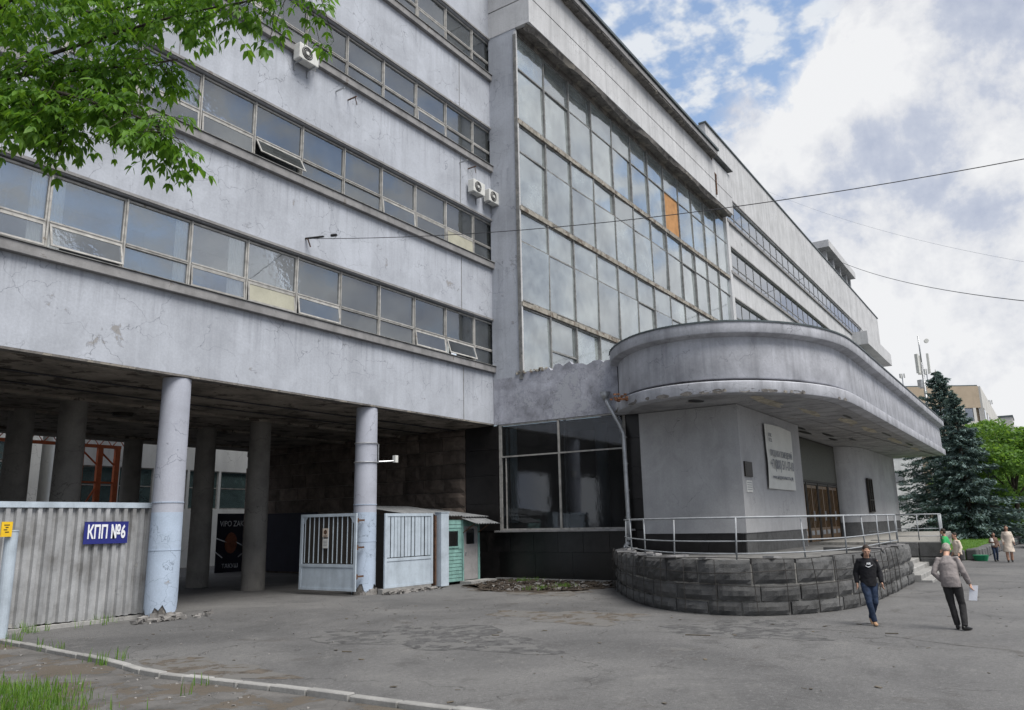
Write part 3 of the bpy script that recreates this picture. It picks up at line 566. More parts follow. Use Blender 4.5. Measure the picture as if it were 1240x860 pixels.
# ragged plaster top of the parapet
rg = MB(); yy = 13.35; prof = []
while yy < 17.9: prof.append((yy, 8.45+random.uniform(.05, .22)+(.12 if 15 < yy < 16.3 else 0))); yy += random.uniform(.07, .2)
prof.append((17.9, 8.6)); k = len(prof)
rg.add([(XR, y, 8.45) for y, z in prof]+[(XR, y, z) for y, z in prof]+[(XR+.33, y, z-.03) for y, z in prof]+[(XR+.33, y, 8.45) for y, z in prof], [(i, k+i, k+i+1, i+1) for i in range(k-1)]+[(k+i, 2*k+i, 2*k+i+1, k+i+1) for i in range(k-1)]+[(2*k+i, 3*k+i, 3*k+i+1, 2*k+i+1) for i in range(k-1)])
part('parapet_edge', rg, M['rough_plaster'], B)
deb = MB()
for _ in range(40):
    y = random.uniform(16.6, 18.2); s = random.uniform(.03, .09); deb.obox((XR+random.uniform(-.05, .1), y, 8.6+random.uniform(-.05, .08)), (random.random(), random.random(), .2), (.3, -.8, .1), (0, .2, 1), s, s*.6, s*.5)
part('crumbled_edge', deb, M['ledge'], B, kind='stuff')
# granite cladding, each slab a piece
part('granite_backing', MB().box(XR+.05, XR+.3, 12.45, 20.95, 0, 1.96).box(XR+.05, XR+.3, 12.45, 13.1, 1.96, 6.45).box(XR+.05, XR+.3, 19.12, 20.95, 1.96, 6.42), M['joint'], B)
def slab_x(y0, y1, z0, z1): part('granite_slab', MB().box(XR+random.uniform(-.004, .002), XR+.045, y0+.006, y1-.006, z0+.006, z1-.006), M['granite'], B)
for z0, z1, st, w in ((0.08, 1.12, 20.9, 1.75), (1.12, 1.92, 20.9, 1.15)):
    y = st
    while y > 12.6: slab_x(max(12.5, y-w), y, z0, z1); y -= w
for z0, z1 in ((1.96, 3.1), (3.1, 4.3), (4.3, 5.4), (5.4, 6.4)):
    slab_x(19.16, 20.9, z0, z1); slab_x(12.5, 13.05, z0, z1)
part('granite_plinth', MB().box(XR-.10, XR+.05, 13.2, 19.3, 0, .09), M['concrete'], B)
# the big shop window in that wall
wn = part('shop_window', MB().box(XR+.02, XR+.14, 18.98, 19.12, 1.98, 6.45).box(XR+.02, XR+.14, 13.1, 13.22, 1.98, 6.45).box(XR+.0, XR+.12, 16.10, 16.17, 2.06, 6.40).box(XR+.1, XR+.22, 15.86, 15.93, 2.06, 6.40).box(XR+.02, XR+.12, 13.22, 18.98, 1.98, 2.06).box(XR+.02, XR+.12, 13.22, 18.98, 6.38, 6.44).box(XR+.01, XR+.11, 13.22, 16.1, 5.02, 5.08).box(XR+.01, XR+.11, 16.17, 18.98, 5.02, 5.08).box(XR+.03, XR+.12, 18.75, 18.80, 2.06, 5.0), M['frame'], B)
for y0, y1 in ((13.22, 16.10), (16.17, 18.98)):
    for z0, z1 in ((2.06, 5.02), (5.08, 6.38)): part('pane', MB().box(XR+.06, XR+.072, y0, y1, z0, z1), M['glassdark'], wn)
part('window_ledge', MB().box(XR-.22, XR+.05, 12.9, 19.25, 1.92, 1.99), M['sill'], B)
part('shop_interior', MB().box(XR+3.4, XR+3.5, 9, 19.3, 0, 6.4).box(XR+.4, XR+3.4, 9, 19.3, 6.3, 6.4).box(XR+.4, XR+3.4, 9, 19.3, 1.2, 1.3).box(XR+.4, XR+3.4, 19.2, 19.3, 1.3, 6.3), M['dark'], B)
part('interior_pillar', MB().tube([(XR+1.6, 15.0, 1.3), (XR+1.6, 15.0, 6.3)], .26, 16), M['room'], B, smooth=True)
for y0, y1 in ((18.35, 18.75), (18.8, 18.96)):
    c = MB(); nn = 5; c.add([(XR+.28+.03*(i % 2), y0+(y1-y0)*i/nn, z) for z in (2.3, 6.3) for i in range(nn+1)], [(i, i+1, nn+2+i, nn+1+i) for i in range(nn)]); part('curtain', c, M['curtain2'], B)
# plastered block of the entrance, left
part('entrance_wall', MB().box(XR-.02, XR+.4, 8.72, 12.5, 1.80, 6.30), M['entry'], B)
part('entrance_wall', MB().box(XR-.02, 35.5, 8.68, 8.72, 1.80, 6.30), M['entry'], B)
part('entrance_wall', MB().box(35.44, 35.5, 8.72, 9.9, 1.05, 6.30), M['entry'], B)
y = 12.5
while y > 8.8: part('granite_slab', MB().box(XR+.02, XR+.1, max(8.75, y-1.2)+.006, y-.006, 0, 1.79), M['granite'], B); y -= 1.2
x = XR+.05
while x < 35.3: part('dado_slab', MB().box(x+.008, min(x+1.2, 35.45)-.008, 8.715, 8.9, 1.05, 1.79), M['plinth'], B); x += 1.2
part('wall_band', MB().box(XR+.005, 35.47, 8.70, 8.9, 1.775, 1.80), M['sill'], B)
part('recess_wall', MB().box(35.5, 48.2, 9.9, 10.2, 4.05, 6.30), M['bronze'], B)
part('recess_panel', MB().box(36.2, 48.0, 9.86, 9.9, 4.15, 6.2), mat('olive_mosaic', (.045, .045, .03), rough=.4, var=.4, scale=9, bump=.2), B)
for k in range(5):
    x = 36.0+2.42*k
    dr = part('door', MB().box(x, x+.12, 9.86, 10.0, 1.05, 4.02).box(x+2.2, x+2.3, 9.86, 10.0, 1.05, 4.02).box(x+.12, x+2.2, 9.86, 10.0, 3.92, 4.02), M['doordark'], B)
    for h_ in (0, 1):
        xa = x+.14+h_*1.04; lf = part('door_leaf', MB().box(xa, xa+.12, 9.9, 9.95, 1.08, 3.9).box(xa+.9, xa+1.0, 9.9, 9.95, 1.08, 3.9).box(xa+.12, xa+.9, 9.9, 9.95, 1.08, 1.75).box(xa+.12, xa+.9, 9.9, 9.95, 3.75, 3.9).box(xa+.32, xa+.38, 9.9, 9.95, 1.75, 3.75).box(xa+.62, xa+.68, 9.9, 9.95, 1.75, 3.75), M['door'], dr)
        part('door_pane', MB().box(xa+.1, xa+.92, 9.955, 9.97, 1.7, 3.8), M['doordark'], dr)
        part('handle', MB().tube([(xa+(.93 if h_ == 0 else .07), 9.86, 2.1), (xa+(.93 if h_ == 0 else .07), 9.86, 2.6)], .018, 6).box(xa+.2, xa+.8, 9.885, 9.9, 1.4, 1.62), M['steel'], dr)
cw = spline([(48.15, 10.1), (48.3, 9.6), (49.0, 9.1), (50.2, 8.8), (52, 8.68), (56, 8.65), (59.6, 8.65), (60, 8.9), (60, 14)], 5)
def ribbon(path, z0, z1): n = len(path); return MB().add([(p.x, p.y, z0) for p in path]+[(p.x, p.y, z1) for p in path], [(i, i+1, n+i+1, n+i) for i in range(n-1)])
part('curved_wall', ribbon(cw, 1.95, 6.30), M['entry'], B, smooth=True)
cw2 = [Vector((p.x+.03, p.y+.03, 0)) for p in cw]; part('curved_dado', ribbon(cw2, 1.05, 1.95), M['plinth'], B, smooth=True)
sl = part('slit_window', MB().box(50.5, 51.9, 8.60, 8.70, 2.5, 2.56).box(50.5, 51.9, 8.60, 8.70, 4.45, 4.51).box(50.5, 50.58, 8.60, 8.70, 2.56, 4.45).box(51.16, 51.24, 8.60, 8.70, 2.56, 4.45).box(51.82, 51.9, 8.60, 8.70, 2.56, 4.45).box(50.58, 51.82, 8.60, 8.66, 3.2, 3.26), M['doordark'], B)
part('pane', MB().box(50.56, 51.84, 8.67, 8.69, 2.54, 4.47), M['glassfar'], sl)
part('entrance_roof', MB().box(XR+.36, 62, 8.9, 17.7, 8.3, 8.5), M['roofsheet'], B)
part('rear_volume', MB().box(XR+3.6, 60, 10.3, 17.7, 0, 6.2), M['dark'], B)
# ---- rounded canopy
cpts = [(27.15, 13.5), (26.2, 12.95), (25.2, 12.05), (24.45, 10.9), (24.2, 9.6), (24.45, 8.4), (25.2, 7.3), (26.4, 6.35), (27.9, 5.7), (29.5, 5.38), (31.5, 5.3)]
cp = spline(cpts, 6)+[Vector((40, 5.3, 0)), Vector((50, 5.3, 0)), Vector((61.6, 5.3, 0)), Vector((61.98, 5.4, 0)), Vector((62, 5.7, 0)), Vector((62, 14, 0))]
def offset(path, d):
    out = []
    for i, p in enumerate(path):
        t = (path[min(i+1, len(path)-1)]-path[max(i-1, 0)]).normalized(); nrm = Vector((-t.y, t.x, 0)); out.append(p+nrm*d)   # to the inside
    return out
def profile(path, prof, m, name, smooth=True):
    rows = [offset(path, d) for d, z in prof]; n = len(path); b = MB(); b.v = [(p.x, p.y, prof[j][1]) for j in range(len(prof)) for p in rows[j]]
    for j in range(len(prof)-1):
        for i in range(n-1): b.f.append((j*n+i, j*n+i+1, (j+1)*n+i+1, (j+1)*n+i))
    o = part(name, b, m, B, smooth=smooth); e = o.modifiers.new('e', 'EDGE_SPLIT'); e.split_angle = math.radians(35); return o
profile(cp, [(.55, 6.33), (.02, 6.33), (0, 6.36), (0, 6.70), (.03, 6.73), (.30, 6.74)], M['canopy'], 'canopy_bottom_lip')
profile(cp, [(.42, 6.73), (.42, 6.83), (.19, 6.84), (.17, 6.87), (.20, 8.26)], M['canopy'], 'canopy_fascia')
profile(cp, [(.20, 8.255), (.10, 8.27), (-.10, 8.33), (-.12, 8.36), (-.12, 8.70), (-.05, 8.74), (.6, 8.78)], M['canopy'], 'canopy_top_lip')
profile(cp, [(-.15, 8.69), (-.155, 8.745), (.5, 8.80)], M['metalroof'], 'canopy_roof_edge')
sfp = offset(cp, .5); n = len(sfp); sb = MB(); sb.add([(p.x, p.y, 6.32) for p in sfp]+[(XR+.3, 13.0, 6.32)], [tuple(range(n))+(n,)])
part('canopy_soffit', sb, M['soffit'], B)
tp = offset(cp, .5); tb = MB(); tb.add([(p.x, p.y, 8.79) for p in tp], [tuple(range(len(tp)))]); part('canopy_roof', tb, M['roofsheet'], B)
pb = MB()   # fallen plaster and open boards in the soffit
for (x, y, w, l) in [(25.6, 9.6, .5, .9), (39, 9.2, .35, 2.4), (41, 8.6, .3, 2.6), (43.5, 8.9, .3, 2.2), (44.5, 8.1, .25, 2.0), (37, 8.9, .25, 1.6), (34, 6.3, .18, 2), (43, 6.2, .2, 3), (50, 6.1, .2, 3)]:
    k = 9; pb.add([(x+l/2*math.cos(2*PI*i/k)*random.uniform(.75, 1.1), y+w/2*math.sin(2*PI*i/k)*random.uniform(.7, 1.2), 6.312) for i in range(k)], [tuple(range(k))])
part('soffit_hole', pb, M['blackplastic'], B)
for (x, y, w, l) in [(27.5, 7.7, .7, 3.6), (31.5, 7.2, .45, 3.2), (35.5, 6.6, .5, 3.5), (40, 6.5, .4, 4.2), (47, 6.4, .4, 5), (54, 6.3, .4, 4)]:
    k = 15; pb = MB(); pb.add([(x+l/2*math.cos(2*PI*i/k)*random.uniform(.7, 1.1), y+w/2*math.sin(2*PI*i/k)*random.uniform(.5, 1.3), 6.316) for i in range(k)], [tuple(range(k))])
    part('exposed_screed', pb, mat('exposed_screed', (.44, .40, .32), var=.4, scale=2.5, crack=1.2, crs=2, bump=.6), B)
bb = MB()
for k in range(26): bb.box(28+k*1.3, 28.02+k*1.3, 5.9, 8.6, 6.314, 6.319)
part('soffit_batten', bb, M['sill'], B, kind='stuff')
bk = MB()
for _ in range(18): bk.obox((25.05+random.uniform(-.35, .3), 12.15+random.uniform(-.25, .35), 6.66+random.uniform(-.12, .1)), (.7, .7, 0), (-.7, .7, 0), (0, 0, 1), random.uniform(.03, .09), .05, .03)
part('exposed_brick', bk, mat('brick', (.23, .11, .06), var=.35, scale=9, bump=.5), B, kind='stuff')
for _ in range(26):
    i = random.randrange(4, len(cp)-8); p = offset(cp, -.003 if random.random() < .6 else .19)[i]; q_ = cp[i+1]-cp[i]; 
    if q_.length > 2: p = p+q_*random.random(); 
    q_.normalize(); nn = Vector((-q_.y, q_.x, 0)); zz = 6.36+random.uniform(0, .05); w = random.uniform(.06, .35); pts = []
    p = offset(cp, -.002)[i] if q_.length < 2 else p; k = 9
    for a in range(k): pts.append((p.x+q_.x*w*math.cos(2*PI*a/k)*random.uniform(.6, 1.1)-nn.x*.004, p.y+q_.y*w*math.cos(2*PI*a/k)*.9-nn.y*.004, zz+.07*math.sin(2*PI*a/k)*random.uniform(.5, 1.2)))
    part('chipped_spot', MB().add(pts, [tuple(range(k))]), M['eroded'], B)
part('canopy_gusset', MB().box(XR-.05, XR+.3, 13.3, 13.6, 6.40, 8.75), M['rough_plaster'], B)
# ---- glazed bay
YG = 17.86; X0, NP, PW = 27.15, 12, 2.45; X1 = X0+NP*PW
part('bay_pier', MB().box(XR+.0, XR+.07, 17.8, YF+.02, 8.45, 25.4), M['facade'], B)
bevel(part('bay_pier_edge', MB().box(XR-.012, XR+.10, 17.76, 17.93, 8.62, 25.15), M['facade_up'], B), .025)
part('bay_pier', MB().box(X1-.05, X1+.55, 17.7, 19.3, 8.45, 25.4), M['facade_up'], B)
lev = [(20.62, 24.95, 23.25), (16.35, 20.30, 19.0), (11.85, 16.05, 14.62), (8.3, 11.55, None)]
fr = MB()
for k in range(NP+1): fr.box(X0+k*PW-.04, X0+k*PW+.04, YG-.085, YG+.08, 8.3, 24.95)
for a, b, t in lev:
    if t: fr.box(X0, X1, YG-.035, YG+.06, t-.035, t+.035)
    fr.box(X0, X1, YG-.04, YG+.06, a, a+.05); fr.box(X0, X1, YG-.04, YG+.06, b-.05, b)
fr.box(X0+PW, X0+2*PW, YG-.04, YG+.06, 9.95, 10.03)
cwl = part('glazed_screen', fr, M['mullion'], B)
for z in (20.30, 16.05, 11.55):
    lb = MB(); x = X0
    while x < X1:
        w = random.uniform(.5, 1.6); d = random.uniform(-.05, .05); lb.box(x, min(x+w, X1), YG-.13+d*.5, YG+.1, z+.03+d*.3, z+.24+d); x += w+.005
    part('floor_ledge', lb, M['ledge'], cwl)
pg = {}
for a, b, t in lev:
    for (z0, z1) in ([(a, t), (t, b)] if t else [(a, b)]):
        for k in range(NP):
            ply = (k == 7 and abs(z0-20.62) < .01); key = (z0, z1, ply)
            if key not in pg: pg[key] = MB().box(0, PW-.09, 0, .012, 0, z1-z0-.08).mesh('pane', M['plywood'] if ply else M['glasswall'])
            inst('pane', pg[key], cwl, (X0+k*PW+.045, YG+random.uniform(-.004, .004), z0+.04), (random.uniform(-.014, .014), 0, random.uniform(-.022, .022)), label='orange plywood sheet filling one opening' if ply else None)
cmats = [M['curtain2'], mat('pale_green_curtain', (.80, .85, .82), rough=1, var=.1, scale=.6, streak=.4, bump=0), mat('grey_curtain', (.60, .65, .65), rough=1, var=.1, scale=.6, streak=.3, bump=0)]
for li, (z0, z1) in enumerate([(20.8, 24.6), (16.5, 20.1), (12.0, 15.8), (8.6, 11.3)]):
    for k in range(NP):
        if random.random() < .08: continue
        g0 = random.uniform(0, .25); nn = 14; c = MB(); yb = YG+random.uniform(.14, .30)
        c.add([(X0+k*PW+g0+(PW-g0-.02)*i/nn, yb+.045*math.sin(i*2.4+k)+random.uniform(-.02, .02), z) for z in (z0, z1-random.choice([0, 0, .5])) for i in range(nn+1)], [(i, i+1, nn+2+i, nn+1+i) for i in range(nn)])
        part('curtain', c, random.choice(cmats), B)
part('bay_interior', MB().box(X0+.09, X1, YG+3, YG+3.1, 8.3, 25).box(X0+.09, X1, YG+.9, YG+3, 20.0, 20.4).box(X0+.09, X1, YG+.9, YG+3, 15.8, 16.2).box(X0+.09, X1, YG+.9, YG+3, 11.3, 11.7).box(X0+.09, X1, YG+.2, YG+3, 24.8, 25.0), M['room'], B)
# beam over the glazing with an eroded lower edge
part('attic_beam', MB().box(XR-.02, 56.2, 17.0, 19.4, 26.7, 28.5), M['facade_up'], B)
part('attic_beam', MB().box(XR-.02, 56.2, 17.0, 17.5, 25.28, 26.64).box(XR-.02, XR+.5, 17.5, 19.36, 25.28, 26.64), M['facade_up'], B)
part('beam_groove', MB().box(XR+.0, 56.1, 17.03, 17.3, 26.64, 26.7), M['wire'], B)
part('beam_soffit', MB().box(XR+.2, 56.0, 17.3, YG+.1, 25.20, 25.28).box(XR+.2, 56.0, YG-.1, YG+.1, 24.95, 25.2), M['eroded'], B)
er = MB(); xx = XR-.02; pr = []
while xx < 56.2:
    d = .12+.10*math.sin(xx*.9)+random.uniform(-.03, .03); d += .22*math.exp(-((xx-38.5)/1.6)**2)+.30*math.exp(-((xx-XR)/.7)**2); pr.append((xx, d)); xx += random.uniform(.12, .3)
k = len(pr)
er.add([(x, 17.0+max(0, d)*.9, 25.02+.02*math.sin(x*5)) for x, d in pr]+[(x, 17.002, 25.18+max(0, d)) for x, d in pr]+[(x, 17.3, 25.05) for x, d in pr], [(i, i+1, k+i+1, k+i) for i in range(k-1)]+[(2*k+i, 2*k+i+1, i+1, i) for i in range(k-1)])
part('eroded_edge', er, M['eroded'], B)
part('cornice', MB().box(XR-.3, 52.0, 16.5, 17.6, 28.42, 28.72), M['sill'], B)
cs = MB(); x = XR-.28
while x < 51.8: w = random.uniform(.3, 1.5); cs.box(x, min(x+w, 51.9), 16.53+random.uniform(0, .16)**1, 17.05, 28.28+random.uniform(0, .07), 28.415); x += w
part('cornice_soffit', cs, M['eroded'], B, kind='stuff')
part('roof_edge', MB().box(XR-.35, 52.1, 16.40, 17.7, 28.78, 28.95), M['metalroof'], B)
part('roof_slab', MB().box(XR-.3, 56, 16.7, 32, 28.72, 28.78), M['roofsheet'], B)
part('roof_slab', MB().box(XL, XR+.4, YF, 36, 29.3, 29.5), M['roofsheet'], B)
pr_ = MB(); pr_.tube([(51.9, 16.9, 28.4), (52.4, 17.3, 27.9), (52.5, 16.93, 27.2), (52.4, 16.93, 25.6)], .06, 7); part('roof_downpipe', pr_, M['rust'], B)
# ---- far wing
part('far_wing_wall', MB().box(53.6, 56.5, 17.82, 19, 28.5, 32.2), M['facade_up'], B)
fb = [(0, 16.9), (18.95, 21.1), (23.15, 25.4), (27.35, 32.2)]
for a, b in fb: part('far_wing_wall', MB().box(X1+.55 if a < 27 else 56.5, 128, 17.8, 18.15, a, b), M['facade_up'], B)
part('far_wing_end', MB().box(127.7, 128, 18.15, 34, 0, 32.2).box(53.6, 54, 19, 34, 28.5, 32.2), M['facade_up'], B)
part('far_roof_edge', MB().box(53.5, 128.1, 17.7, 18.3, 32.2, 32.32), M['metalroof'], B)
part('far_interior', MB().box(57, 127, 20.2, 20.3, 16.5, 27.5).box(57, 127, 18.2, 20.2, 21, 21.1).box(57, 127, 18.2, 20.2, 25.3, 25.4).box(57, 127, 18.2, 20.2, 19.0, 19.1).box(57, 127, 18.2, 20.2, 23.1, 23.2).box(57, 127, 18.2, 20.2, 27.3, 27.4), M['room'], B)
ff = MB().box(0, .07, 0, .1, 0, 2.05).box(.07, 2.05, 0, .08, .62, .69).box(.07, 2.05, 0, .08, 0, .05).box(.07, 2.05, 0, .08, 1.99, 2.05).mesh('window', M['mullion'])
fp1 = MB().box(.07, 2.05, .03, .04, .69, 1.99).mesh('pane', M['glassfar']); fp2 = MB().box(.07, 2.05, .03, .04, .05, .62).mesh('pane', M['glassfar'])
for z, xe in ((16.9, 86), (21.1, 108), (25.4, 112)):
    x = 57.2
    while x < xe:
        wo = inst('window', ff, B, (x, 17.9, z)); inst('pane', fp1, wo, (x, 17.9, z)); inst('pane', fp2, wo, (x, 17.9, z)); x += 2.05
    part('far_sill', MB().box(56.8, xe+.3, 17.65, 17.95, z-.22, z), M['sill'], B)
    part('far_head', MB().box(56.8, xe+.3, 17.72, 17.95, z+2.06, z+2.16), M['sill'], B)
    if xe < 125: part('far_wing_wall', MB().box(xe, 128, 17.8, 18.15, z-.001, z+2.05), M['facade_up'], B)
part('balcony', MB().box(104.5, 123, 15.9, 17.8, 23.7, 25.4), M['facade_up'], B)
rt = MB(); rt.box(97, 113.5, 14.7+3.2, 24, 35.0, 35.9)
part('roof_pavilion_slab', rt, M['facade_up'], B)
for x in (98.5, 102.5, 106.5, 110.5, 113): part('roof_pavilion_post', MB().box(x, x+.6, 18.6, 19.3, 32.2, 35.0), M['facade_up'], B)
part('roof_pavilion_core', MB().box(98, 110, 21, 24, 32.2, 35), M['room'], B)
dish = MB()
for i in range(8):
    t = i/7*.5; 
rr_ = []
for j in range(6):
    a = j/5; rr_.append((124, 17.5-.35*a*a-.05, 21.9))
dish.ball((125.0, 17.3, 22.2), (.9, .25, .9), 14, 8); part('satellite_dish', dish, M['acwhite'], B, smooth=True)
# ------------------------------------------------------------------ entrance terrace
T = thing('entrance_terrace', 'raised terrace faced with dark rough stone blocks in front of the rounded entrance', 'terrace', (27, 8, 0))
tpts = [(27.12, 13.35), (25.6, 12.9), (24.1, 12.1), (22.6, 11.15), (21.0, 9.95), (19.8, 8.7), (19.2, 7.4), (19.3, 6.2), (20.1, 5.3), (21.3, 4.65), (22.8, 4.3), (24.5, 4.22), (27, 4.2), (31, 4.2)]
tpath = spline(tpts, 12)
cum = [0]
for a, b in zip(tpath, tpath[1:]): cum.append(cum[-1]+(b-a).length)
def pathat(s):
    s = max(0, min(s, cum[-1]-1e-4))
    for i in range(len(cum)-1):
        if cum[i+1] >= s:
            t = (s-cum[i])/(cum[i+1]-cum[i]); p = tpath[i].lerp(tpath[i+1], t); d = (tpath[i+1]-tpath[i]).normalized(); return p, Vector((d.y, -d.x, 0))   # outward normal
TZ = 1.32
def sstone(s0, s1, z0, z1, amp, off=0):
    nu = max(5, int((s1-s0)/.12)); nv = max(3, int((z1-z0)/.10)); g_ = random.uniform(.012, .028); vs = []; b = MB()
    rnd = [[random.uniform(.25, 1.2) for _ in range(nu+1)] for _ in range(nv+1)]
    for j in range(nv+1):
        for i in range(nu+1):
            u, w = i/nu, j/nv; e = min(u, 1-u, w, 1-w); k = 0 if e <= 0 else amp*(.55+.75*rnd[j][i])*min(1, e*3.2)**.5
            p, nn = pathat(s0+g_+(s1-s0-2*g_)*u); p = p+nn*(k+off+.05*(1-(z0+z1)/2/TZ)); zz = z0+g_+(z1-z0-2*g_)*w+(0 if e > 0 else random.uniform(-.008, .008)); vs.append((p.x, p.y, zz))
    kk = len(vs); f = [(j*(nu+1)+i, j*(nu+1)+i+1, (j+1)*(nu+1)+i+1, (j+1)*(nu+1)+i) for j in range(nv) for i in range(nu)]
    rim = list(range(nu+1))+[j*(nu+1)+nu for j in range(1, nv+1)]+[nv*(nu+1)+i for i in range(nu-1, -1, -1)]+[j*(nu+1) for j in range(nv-1, 0, -1)]
    for q in rim:
        x, y, z = vs[q]; p = min(tpath, key=lambda t: (t.x-x)**2+(t.y-y)**2); i = tpath.index(p); _, nn = pathat(cum[i]); vs.append((x-nn.x*.35, y-nn.y*.35, z))
    m_ = len(rim); f += [(rim[(i+1) % m_], rim[i], kk+i, kk+(i+1) % m_) for i in range(m_)]
    return b.add(vs, f)
for z0, z1, wmin, wmax, amp in ((.0, .33, .7, 1.2, .05), (.33, .72, .6, 1.35, .06), (.72, 1.33, 1.0, 1.45, .075)):
    s = .3
    while s < cum[-1]-.25:
        e = min(s+random.uniform(wmin, wmax), cum[-1])
        if cum[-1]-e < .5: e = cum[-1]
        part('stone_block', sstone(s, e, z0+random.uniform(-.01, .01), z1+random.uniform(-.01, .01), amp, random.uniform(-.02, .02)), M['plinth'], T); s = e
mi = offset(tpath, -.06); n = len(mi)
mi = [p+pathat(cum[i])[1]*-.015-(mi[i]-p)*0 for i, p in enumerate(tpath)]
part('mortar_core', MB().add([(p.x, p.y, 0) for p in mi]+[(p.x, p.y, 1.2) for p in mi], [(i, i+1, n+i+1, n+i) for i in range(n-1)]), M['mortar'], T)
part('terrace_end', rock_x(31.0, 4.25, 5.3, .0, .62, 6, 3, .0).box(30.6, 31.02, 4.3, 7, 0, 1.2), M['plinth'], T)
fl = [(p.x, p.y) for p in [q+pathat(cum[i])[1]*-.12 for i, q in enumerate(tpath)]]+[(31, 5.97), (36.5, 5.97), (36.5, 3.75), (46, 4.6), (60, 5.4), (60, 9.9), (35.5, 9.9), (35.5, 8.75), (27.2, 8.75)]
part('terrace_floor', MB().prism(fl, .95, 1.08), M['floor'], T)
# broken flagstones on the rim
for _ in range(16):
    s = random.uniform(1, cum[-1]-1); p, nn = pathat(s); p = p-nn*random.uniform(.1, .35); a = random.random()*6
    part('flagstone', MB().obox((p.x, p.y, TZ+.03), (math.cos(a), math.sin(a), random.uniform(-.08, .08)), (-math.sin(a), math.cos(a), random.uniform(-.08, .08)), (0, 0, 1), random.uniform(.15, .35), random.uniform(.1, .25), .025), M['sill'], T)
for k in range(7):
    z1 = 1.245-k*.165; y0 = 5.97-k*.34
    if z1 > .15: bevel(part('step', MB().box(31.05, 36.45, y0-.34, y0+.02, -.02, z1-.165), M['concrete'], T), .02)
part('stair_foundation', MB().prism([(31.04, 5.9), (31.04, 5.2), (36.46, 5.2), (36.46, 5.9)], -.05, .4), M['mortar'], T)
seg = [(36.5, 5.97), (36.5, 3.5), (46, 4.4)]
for (xa, ya), (xb, yb) in zip(seg, seg[1:]):
    d = Vector((xb-xa, yb-ya, 0)); L_ = d.length; d.normalize(); nn = Vector((d.y, -d.x, 0)); s = 0
    while s < L_-.05:
        e = min(L_, s+random.uniform(.9, 1.5)); 
        for z0, z1 in ((0, .6), (.6, 1.22)):
            c = Vector((xa, ya, (z0+z1)/2))+d*(s+e)/2-nn*.15; bevel(part('stone_block', MB().obox(c, d, nn, (0, 0, 1), (e-s)/2-.012, .16+random.uniform(0, .03), (z1-z0)/2-.012), M['plinth'], T), .03)
        s = e
part('terrace_end', MB().prism([(36.6, 5.5), (36.6, 3.8), (46, 4.65), (60, 5.5), (60, 8.6), (36.6, 8.6)], 0, 1.20), M['mortar'], T)
# ------------------------------------------------------------------ railings
def railing(name, label, pts, posts, lean, h=1.0, rails=(1.0, .42, .12), r=.021):
    t = thing(name, label, 'railing', (pts[0][0], pts[0][1], TZ), group='terrace railings')
    P = [Vector((*p, TZ)) for p in pts]
    def off(z): return [p+Vector((0, 0, z)) for p in P]
    part('top_rail', MB().tube(off(h), r*1.25, 8), M['rail'], t, smooth=True)
    for z in rails[1:]: part('rail', MB().tube(off(z), r*.8, 7), M['rail'], t, smooth=True)
    for (x, y), ln in zip(posts, lean):
        part('post', MB().tube([(x, y, TZ-.05), (x+ln[0], y+ln[1], TZ+h)], r, 7), M['rail'], t, smooth=True)
    return t
rp = [p+pathat(cum[i])[1]*-.30 for i, p in enumerate(tpath)]
def rpat(s): p, nn = pathat(s); return (p.x-nn.x*.3, p.y-nn.y*.3)
Ltot = cum[-1]
pl = [(rpat(Ltot*k/11+.35)) for k in range(11)]+[(30.8, 4.5)]
railing('railing', 'bent pale grey pipe railing along the rounded front of the stone terrace', [rpat(Ltot*k/40+.3) for k in range(40)]+[(30.8, 4.5), (30.85, 5.4)], pl, [(random.uniform(-.12, .12), random.uniform(-.06, .06)) for _ in pl])
p2 = [(36.7, 5.4), (36.7, 3.75), (41, 4.1), (45.6, 4.6)]
railing('railing', 'far railing of thin grey posts beyond the steps, in front of the spruce', p2, [(36.7, 5.4), (36.7, 4.55), (36.7, 3.75), (38.2, 3.87), (39.7, 3.99), (41.2, 4.12), (42.7, 4.26), (44.2, 4.4), (45.6, 4.6)], [(0, 0)]*9)
# ------------------------------------------------------------------ reinforcing mesh hung in front of the stones
t = thing('wire_mesh', 'rusty reinforcing mesh bent around the front of the dark stone terrace', 'wire mesh', (20, 8, 0))
def mpt(s, z, o=.17): p, nn = pathat(s); return (p.x+nn.x*o, p.y+nn.y*o, z)
s0, s1 = 1.2, Ltot*.86
for z in (1.34, 1.02, .70):
    part('horizontal_rod', MB().tube([mpt(s0+(s1-s0)*k/60, z+.03*math.sin(k*.5+z*9)+(.0 if k < 50 else 0), .16+.04*math.sin(k*.9+z*5)) for k in range(61)], .010, 5), M['oldrod'], t)
s = s0
while s < s1:
    j = random.uniform(-.08, .08); part('vertical_rod', MB().tube([mpt(s, 1.32, .14), mpt(s+j*.5, .8, .19), mpt(s+j, .08, .2)], .010, 5), M['oldrod'], t); s += .85+random.uniform(-.08, .08)
